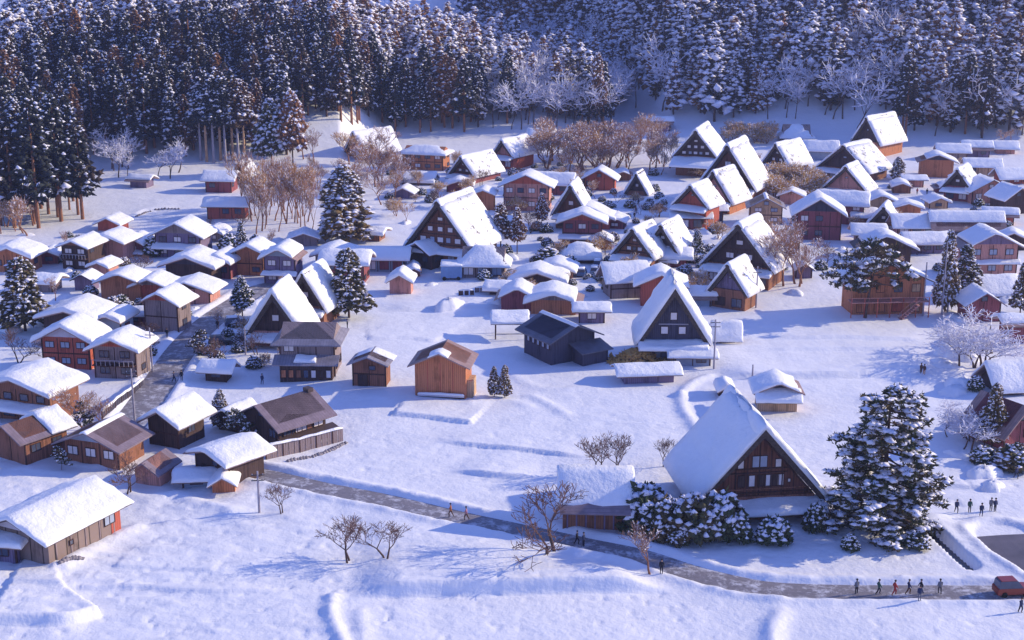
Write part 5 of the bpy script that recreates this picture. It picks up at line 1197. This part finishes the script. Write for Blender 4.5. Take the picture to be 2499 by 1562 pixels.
for i in range(4):
    rg = np.random.RandomState(500 + i); nu, nv_ = 18, 6; V = [(0, 0, 1.0)]
    for j in range(1, nv_ + 1):
        for q in range(nu):
            a = 6.283 * q / nu; r = j / nv_; rr_ = r * (1.6 + .35 * math.sin(2 * a + i) + .2 * math.sin(5 * a + 2 * i)); V.append((rr_ * math.cos(a) * 1.3, rr_ * math.sin(a), (1 - r * r) ** 1.0 * (1 + .2 * rg.uniform(-1, 1)) - (.4 if j == nv_ else 0)))
    Fc = [(0, 1 + q, 1 + (q + 1) % nu) for q in range(nu)] + [(1 + (j - 1) * nu + q, 1 + j * nu + q, 1 + j * nu + (q + 1) % nu, 1 + (j - 1) * nu + (q + 1) % nu) for j in range(1, nv_) for q in range(nu)]
    HEAP.append(mesh('snow_heap', V, Fc, 'snow_ground', True))
k = 0
for t in range(600):
    if k >= 110: break
    cx, by = RG.choice([(RG.uniform(0, 760), RG.uniform(560, 960)), (RG.uniform(1000, 1760), RG.uniform(540, 760)), (RG.uniform(1500, 2480), RG.uniform(400, 720)), (RG.uniform(950, 1500), RG.uniform(390, 560)), (RG.uniform(2300, 2490), RG.uniform(700, 1200))])
    x, y = G(cx, by)
    if not clear_of_houses(x, y, .8) or any(seg_dist(np.array([x]), np.array([y]), L)[0][0] < hw + 1.5 for L, hw, _, _ in ROADS): continue
    o = link('snow_heap', HEAP[k % 4], None, (x, y, ground(x, y) - .1), RG.uniform(0, 6)); s = RG.uniform(.6, 1.5); o.scale = (s, s, s * RG.uniform(.6, 1.1))
    tag(o, 'rounded heap of shovelled snow among the houses ' + zoneV(cx, by), 'snow heap', 'snow heaps among the houses ' + zoneV(cx, by)); k += 1

# ------------------------------------------------------------------ people
plain('skin', (0.45, 0.27, 0.20), 0.6, 1, .05, 0)
JK = dict(black=(.02, .02, .03), navy=(.03, .04, .10), red=(.35, .04, .04), orange=(.42, .14, .05), grey=(.16, .16, .20), brown=(.12, .06, .04), green=(.04, .09, .08), pink=(.5, .22, .25))
for k_, c in JK.items(): plain('coat_' + k_, c, .8, 2, .15, 0)
def person_mesh(pose):
    st = {'walk': .34, 'stand': .0, 'step': .2}[pose]
    J = [(0, 0, .92), (0, .0, 1.12), (0, .01, 1.36), (0, 0, 1.47), (0, -.02, 1.60), (0, -.02, 1.70),
         (.10, 0, .86), (.11, -st * .6, .50), (.11, -st * .75 + (.1 if st else 0), .10), (.12, -st * .75 - .10 + (.1 if st else 0), .05),
         (-.10, 0, .86), (-.11, st * .35, .50), (-.11, st * 1.0, .12), (-.12, st * 1.0 - .12, .05),
         (.19, 0, 1.38), (.25, st * .4, 1.12), (.26, st * .2 - .12, .88), (-.19, 0, 1.38), (-.25, -st * .4, 1.12), (-.26, -st * .4 - .14, .90)]
    E = [(0, 1), (1, 2), (2, 3), (3, 4), (4, 5), (0, 6), (6, 7), (7, 8), (8, 9), (0, 10), (10, 11), (11, 12), (12, 13), (2, 14), (14, 15), (15, 16), (2, 17), (17, 18), (18, 19)]
    Rr = [.17, .17, .17, .07, .10, .09, .11, .085, .06, .055, .11, .085, .06, .055, .08, .07, .05, .08, .07, .05]
    me = bpy.data.meshes.new('body'); me.from_pydata(J, E, []); o = bpy.data.objects.new('tmp', me); COL.objects.link(o)
    md = o.modifiers.new('s', 'SKIN'); sv = me.skin_vertices[0].data
    for v, r in zip(sv, Rr): v.radius = (r, r * .85)
    sv[0].use_root = True
    o.modifiers.new('u', 'SUBSURF').levels = 1
    dg = bpy.context.evaluated_depsgraph_get(); m2 = bpy.data.meshes.new_from_object(o.evaluated_get(dg)); bpy.data.objects.remove(o)
    for n_ in ('coat_black', 'coat_navy', 'skin', 'metal_dark'): m2.materials.append(MATS[n_])
    for p in m2.polygons:
        z = p.center.z; p.material_index = 1 if z < .84 else 0 if z < 1.50 else (3 if z > 1.66 or p.center.y > .02 else 2)
        if z < .12: p.material_index = 3
        p.use_smooth = True
    m2.name = 'body'; return m2
PMESH = {k_: person_mesh(k_) for k_ in ('walk', 'stand', 'step')}
def person(cx, by, coat, trou, pose, rz, label, group=None, hat=None, sc=1.0):
    x, y = G(cx, by); z = float(base(x, y))
    onroad = any(seg_dist(np.array([x]), np.array([y]), L)[0][0] < hw + .3 for L, hw, _, _ in ROADS)
    z = z - .17 if onroad else ground(x, y) - .03
    o = bpy.data.objects.new('person', PMESH[pose]); COL.objects.link(o); o.location = (x, y, z); o.rotation_euler = (0, 0, R(rz)); o.scale = (sc, sc, sc)
    for i, m_ in enumerate(('coat_' + coat, 'coat_' + trou)):
        o.material_slots[i].link = 'OBJECT'; o.material_slots[i].material = MATS[m_]
    tag(o, label, 'person', group)
    V = []; n = 8
    for r, zz in ((.125, 1.66), (.125, 1.74), (.07, 1.80)): V += [(r * math.cos(6.283 * i / n), -.02 + r * math.sin(6.283 * i / n), zz) for i in range(n)]
    link('hat', mesh('hat', V, [(a * n + i, a * n + (i + 1) % n, a * n + n + (i + 1) % n, a * n + n + i) for a in (0, 1) for i in range(n)] + [tuple(range(2 * n, 3 * n))], 'coat_' + (hat or 'black')), o)
for p in [
    (2090, 1446, 'grey', 'black', 'stand', 200, 'person in grey coat, leftmost of the walkers on the right stretch of the road'),
    (2144, 1447, 'green', 'black', 'walk', 90, 'person in dark green coat striding, second from the left on the road'),
    (2183, 1449, 'red', 'red', 'walk', 95, 'person in red jacket and red trousers on the road'),
    (2217, 1447, 'navy', 'brown', 'walk', 80, 'person in navy jacket right after the one in red on the road'),
    (2247, 1447, 'black', 'navy', 'walk', 270, 'person in black coat walking just left of the tall grey one'),
    (2243, 1474, 'navy', 'grey', 'stand', 0, 'person in navy standing on the snow in front of the road walkers'),
    (2293, 1446, 'grey', 'black', 'step', 180, 'tall person in grey, rightmost of the walkers on the road'),
    (2490, 1496, 'navy', 'black', 'step', 30, 'person in navy on the snow near the red vehicle'),
    (1408, 1326, 'black', 'black', 'walk', 60, 'left one of two people in dark clothes passing the long brown barn'),
    (1424, 1330, 'navy', 'black', 'stand', 60, 'right one of two people in dark clothes passing the long brown barn'),
    (1100, 1258, 'orange', 'brown', 'walk', 260, 'person in orange jacket on the middle of the road'),
    (1138, 1266, 'pink', 'brown', 'walk', 260, 'person in pink jacket behind the one in orange on the road'),
    (1614, 1404, 'black', 'black', 'stand', 0, 'person in black standing beside the pinkish twiggy tree'),
    (2247, 912, 'brown', 'brown', 'stand', 30, 'left one of two brown-coated people in the right-hand field'),
    (2255, 913, 'brown', 'orange', 'stand', 330, 'right one of two brown-coated people in the right-hand field'),
    (408, 827, 'black', 'black', 'stand', 0, 'person in black in front of the tall grey-walled house by the street'),
    (425, 930, 'navy', 'black', 'walk', 90, 'left one of two people on the lower street'),
    (444, 932, 'black', 'black', 'stand', 0, 'right one of two people on the lower street'),
    (640, 934, 'navy', 'navy', 'step', 40, 'person in navy alone left of the four-tiered house'),
    (531, 802, 'black', 'black', 'stand', 0, 'person in black on the upper street'),
    (2334, 1248, 'navy', 'black', 'walk', 0, 'person in navy behind the huge pine, first of the strung-out group'),
    (2366, 1247, 'green', 'black', 'stand', 0, 'person in green second in the group right of the huge pine'),
    (2394, 1262, 'navy', 'navy', 'step', 0, 'person in light navy, lowest in the group right of the huge pine'),
    (2418, 1244, 'grey', 'black', 'stand', 0, 'left one of the close pair right of the huge pine'),
    (2428, 1245, 'navy', 'black', 'stand', 20, 'right one of the close pair right of the huge pine'),
    (2480, 1165, 'navy', 'black', 'walk', 20, 'person in navy on the snow below the right-edge house'),
    (1546, 493, 'black', 'black', 'stand', 0, 'first of two tiny people on the far snow field'),
    (1558, 500, 'navy', 'black', 'walk', 0, 'second of two tiny people on the far snow field'),
    (1552, 522, 'navy', 'navy', 'stand', 0, 'upper person of two near the orange-window thatched house'),
    (1548, 535, 'black', 'black', 'stand', 0, 'lower person of two near the orange-window thatched house'),
    (2238, 473, 'red', 'black', 'stand', 0, 'left tiny person in the right snow clearing'),
    (2262, 474, 'black', 'black', 'stand', 0, 'right tiny person in the right snow clearing'),
    (1270, 672, 'navy', 'black', 'walk', 0, 'person in navy at the corner of the blue-shaded shop'),
    (1294, 660, 'black', 'black', 'stand', 0, 'person in black in the lane right of the blue-shaded shop'),
    (848, 805, 'black', 'black', 'stand', 90, 'person in black at the left rim of the central field')]:
    person(*p)

# ------------------------------------------------------------------ vehicles
def car(cx, by, rz, col, label, cat='car', snow=True, Lc=3.9, hc=1.6, name='parked_car'):
    if 'paint_' + col[0] not in MATS: plain('paint_' + col[0], col[1], .35, 1, .08, 0, .5)
    x, y = G(cx, by); o = empty(name, (x, y, ground(x, y) + .02 if not (cx > 2400 and by > 1400) else -.16), R(rz)); tag(o, label, cat)
    def loft(pr, w0, w1, nm, mat, zc):
        n = len(pr); V = [(a, -w(z, w0, w1, zc), z) for a, z in pr] + [(a, w(z, w0, w1, zc), z) for a, z in pr]
        Fc = [tuple(range(n))[::-1], tuple(range(n, 2 * n))] + [(i, (i + 1) % n, n + (i + 1) % n, n + i) for i in range(n)]
        return link(nm, mesh(nm, V, Fc, mat), o)
    w = lambda z, w0, w1, zc: w0 if z < zc else w1
    h2 = Lc / 2
    loft([(-h2, .3), (h2, .3), (h2, .75), (h2 - .12, .92), (h2 * .48, .98), (-h2 + .1, 1.0), (-h2, .85)], .82, .80, 'body', 'paint_' + col[0], .9)
    loft([(-h2 + .12, .98), (h2 * .48, .96), (h2 * .18, hc - .12), (h2 * .1, hc), (-h2 + .35, hc), (-h2 + .18, hc - .1)], .78, .64, 'cabin', 'glass', 1.1)
    loft([(h2 * .12, hc - .02), (h2 * .06, hc + .05), (-h2 + .38, hc + .05), (-h2 + .32, hc - .02)], .66, .64, 'roof_panel', 'paint_' + col[0], 1)
    for a in (-h2 * .62, h2 * .62):
        for b_ in (-.80, .80): MB().tube((a, b_ - .09, .30), (a, b_ + .09, .30), .31, .31, 12).make('wheel', 'tyre', o)
    for b_ in (-.55, .55): MB().box(h2 - .02, b_ - .16, .6, h2 + .03, b_ + .16, .74).make('headlight', 'glass_pale', o)
    if snow:
        V, Fc = snow_grid(lambda a, b_, z: (a, b_, z), spaced(-h2 + .3, h2 * .15, 3, .2), spaced(-.66, .66, 2, .2), lambda a, b_: hc + .03, .28, int(cx), .2)
        link('roof_snow', mesh('roof_snow', V, Fc, 'snow_roof', True), o)
car(538, 842, 8, ('black', (.02, .02, .03)), 'dark snow-free car parked beside the street', snow=False)
car(576, 796, 15, ('navy', (.05, .07, .14)), 'navy car under thick snow on the upper street')
car(1420, 672, 80, ('blue', (.08, .16, .35)), 'blue car with snowy roof in the lane behind the central row')
car(1452, 668, 80, ('silver', (.35, .38, .45)), 'silver-blue car right of the blue one in the lane')
car(2470, 1446, 6, ('red', (.22, .025, .02)), 'red vehicle cut by the right edge on the road', snow=False, hc=1.8)
car(1458, 650, 85, ('maroon', (.15, .03, .05)), 'maroon car behind the silver-blue one in the lane')
x, y = G(1102, 682); o = empty('box_van', (x, y, ground(x, y)), 0); tag(o, 'blue tarpaulin-covered box van left of the blue-shaded shop', 'van')
MB().box(-2.1, -.9, .5, 2.1, 4, 2.9).make('box_body', 'w_blue', o); 
for a in (-1.4, 1.4): MB().tube((a, -.95, .4), (a, -.6, .4), .4, .4, 12).make('wheel', 'tyre', o)
V, Fc = snow_grid(lambda a, b_, z: (a, b_, z), spaced(-2.2, 2.2, 4), spaced(-1, 4.1, 4), lambda a, b_: 2.9, .4, 5)
link('roof_snow', mesh('roof_snow', V, Fc, 'snow_roof', True), o)

# ------------------------------------------------------------------ fences, poles, small things
def pole(cx, by, tp, label, arms=True):
    x, y = G(cx, by); z = ground(x, y); h = height_from(x, y, tp) - z; o = empty('utility_pole', (x, y, z), R(RG.uniform(-20, 20))); tag(o, label, 'pole')
    MB().tube((0, 0, -1), (0, 0, h), .17, .11, 8).make('post', 'pole_grey', o)
    if arms:
        for k, zz in enumerate((h - .5, h - 1.2)):
            MB().box(-.8, -.06, zz - .05, .8, .06, zz + .05).make('crossarm', 'metal_dark', o)
            for a in (-.65, 0, .65): MB().tube((a, 0, zz + .05), (a, 0, zz + .22), .05, .03, 6).make('insulator', 'plaster', o)
pole(633, 1246, 1150, 'grey pole standing in front of the barn by the road bend')
pole(330, 1040, 900, 'pole on the lower street edge left of the dark house'); pole(372, 905, 800, 'pole at the street corner near the two-storey grey house')
pole(1742, 900, 780, 'thin pole right of the black-gabled farmhouse'); pole(1845, 745, 650, 'thin pole in the snow right of the small grey-gabled hut')
pole(2298, 768, 590, 'tall pole behind the slender snow-coated tree'); pole(2252, 768, 640, 'pole at the right corner of the balcony house', False)
pole(600, 870, 800, 'slim post left of the twin thatched farmhouses'); pole(1836, 925, 890, 'short marker post at the edge of the right-hand field', False)
pole(1528, 1414, 1398, 'short wooden stake in the snow below the road', False); pole(2312, 765, 660, 'second slim post right of the balcony house', False)
# board fence below the mauve-roofed house
def fence(p, q, hgt, label, board='w_grey', capsnow=True, step=.85):
    a = Vector((*G(*p), 0)); b_ = Vector((*G(*q), 0)); d = b_ - a; n = max(3, int(d.length / step)); o = empty('board_fence', (a.x, a.y, 0), math.atan2(d.y, d.x)); tag(o, label, 'fence')
    L_ = d.length; bm = None; zs = []
    for i in range(n):
        x0, x1 = L_ * i / n, L_ * (i + 1) / n; w_ = a + d * ((i + .5) / n); z = ground(w_.x, w_.y); zs.append(z)
        if bm is None: bm = mesh('board', MB().box(.03, -.03, -.6, step - .03, .03, hgt).v, MB().box(.03, -.03, -.6, step - .03, .03, hgt).f, board)
        link('board', bm, o, (x0, 0, z))
        if i % 3 == 0: MB().box(-.07, -.10, -.8, .07, .08, hgt + .08).make('post', 'beam', o, (x0, 0, z))
    if capsnow:
        V, Fc = snow_grid(lambda u_, v_, z: (u_, v_, z), [L_ * i / n for i in range(n + 1)], [-.22, -.12, 0, .12, .22], lambda u_, v_: zs[min(n - 1, max(0, int(u_ / L_ * n)))] + hgt, .28, 3, .15)
        link('fence_snow', mesh('fence_snow', V, Fc, 'snow_roof', True), o)
fence((650, 1122), (838, 1074), 1.9, 'grey board fence running up along the mauve-roofed house')
fence((1120, 722), (1160, 722), .9, 'short dark fence with snow in front of the blue-shaded shop', 'w_dark'); fence((1160, 716), (1215, 714), .9, 'low grey fence left of the central row of snow roofs', 'w_grey')
fence((250, 1028), (350, 935), 1.1, 'long low dark wall under snow along the lower street', 'w_black')
# stone edging under the fence
def stones(pts, n, label, r=.4):
    o = empty('stone_row', (0, 0, 0)); tag(o, label, 'stones'); L_ = line(*pts)
    for i in range(n):
        t = (i + .5) / n * (len(L_) - 1); j = int(t); f = t - j; x = L_[j][0] * (1 - f) + L_[min(j + 1, len(L_) - 1)][0] * f; y = L_[j][1] * (1 - f) + L_[min(j + 1, len(L_) - 1)][1] * f
        rg = np.random.RandomState(900 + i); V, T = blobs(np.zeros((1, 3)), np.array([[r * 1.3, r, r * .8]]), rg, .25)
        link('stone', mesh_np('stone', V, T, 'stone'), o, (x, y, ground(x, y) + .05), rg.uniform(0, 6))
stones([(700, 1126), (780, 1106), (845, 1078)], 22, 'row of dark stones at the lower edge of the fenced garden')
stones([(145, 1388), (175, 1374), (205, 1366)], 8, 'dark stones poking out of the snow beside the plank barn')
stones([(330, 528), (370, 515), (440, 511)], 18, 'curved line of dark stones in the snow above the left cluster')
# snow-covered kiosk on the street corner
H(528, 928, 50, 34, 12, 3.0, 10, 's', 'w_dark', 'low kiosk with a flat snow load beside the lower street', 'kiosk', name='kiosk', win='few', snow=.5)
# heap of thatch reed beside the black-gabled farmhouse
rg = np.random.RandomState(77); x, y = G(1555, 880); n = 260
C = np.stack([rg.normal(0, 2.2, n), rg.normal(0, 1.2, n), np.zeros(n)], 1); C[:, 2] = np.maximum(0.1, 1.9 - (C[:, 0] / 2.6) ** 2 - (C[:, 1] / 1.6) ** 2)
V1, T1 = joinvf([blobs(C, np.full((n, 3), .42), rg, .4), spikes(C, np.full(n, .8), rg, 5, .15, .2)])
o = link('reed_heap', mesh_np('reed_heap', V1, T1, 'f_gold'), None, (x, y, ground(x, y))); tag(o, 'brown heap of thatching reed beside the black-gabled farmhouse', 'reed heap')

# ------------------------------------------------------------------ thin winter haze over the valley
hm = bpy.data.materials.new('haze'); hm.use_nodes = True; ht = hm.node_tree; ht.nodes.clear()
hv = ht.nodes.new('ShaderNodeVolumePrincipled'); ho = ht.nodes.new('ShaderNodeOutputMaterial')
hv.inputs['Color'].default_value = (0.50, 0.58, 1.0, 1); hv.inputs['Density'].default_value = 0.00016; hv.inputs['Anisotropy'].default_value = 0.2
ht.links.new(hv.outputs[0], ho.inputs['Volume'])
MATS['haze'] = hm
o = MB().box(-1900, -60, -8, 1900, 3400, 195).make('haze', 'haze'); tag(o, kind='stuff')
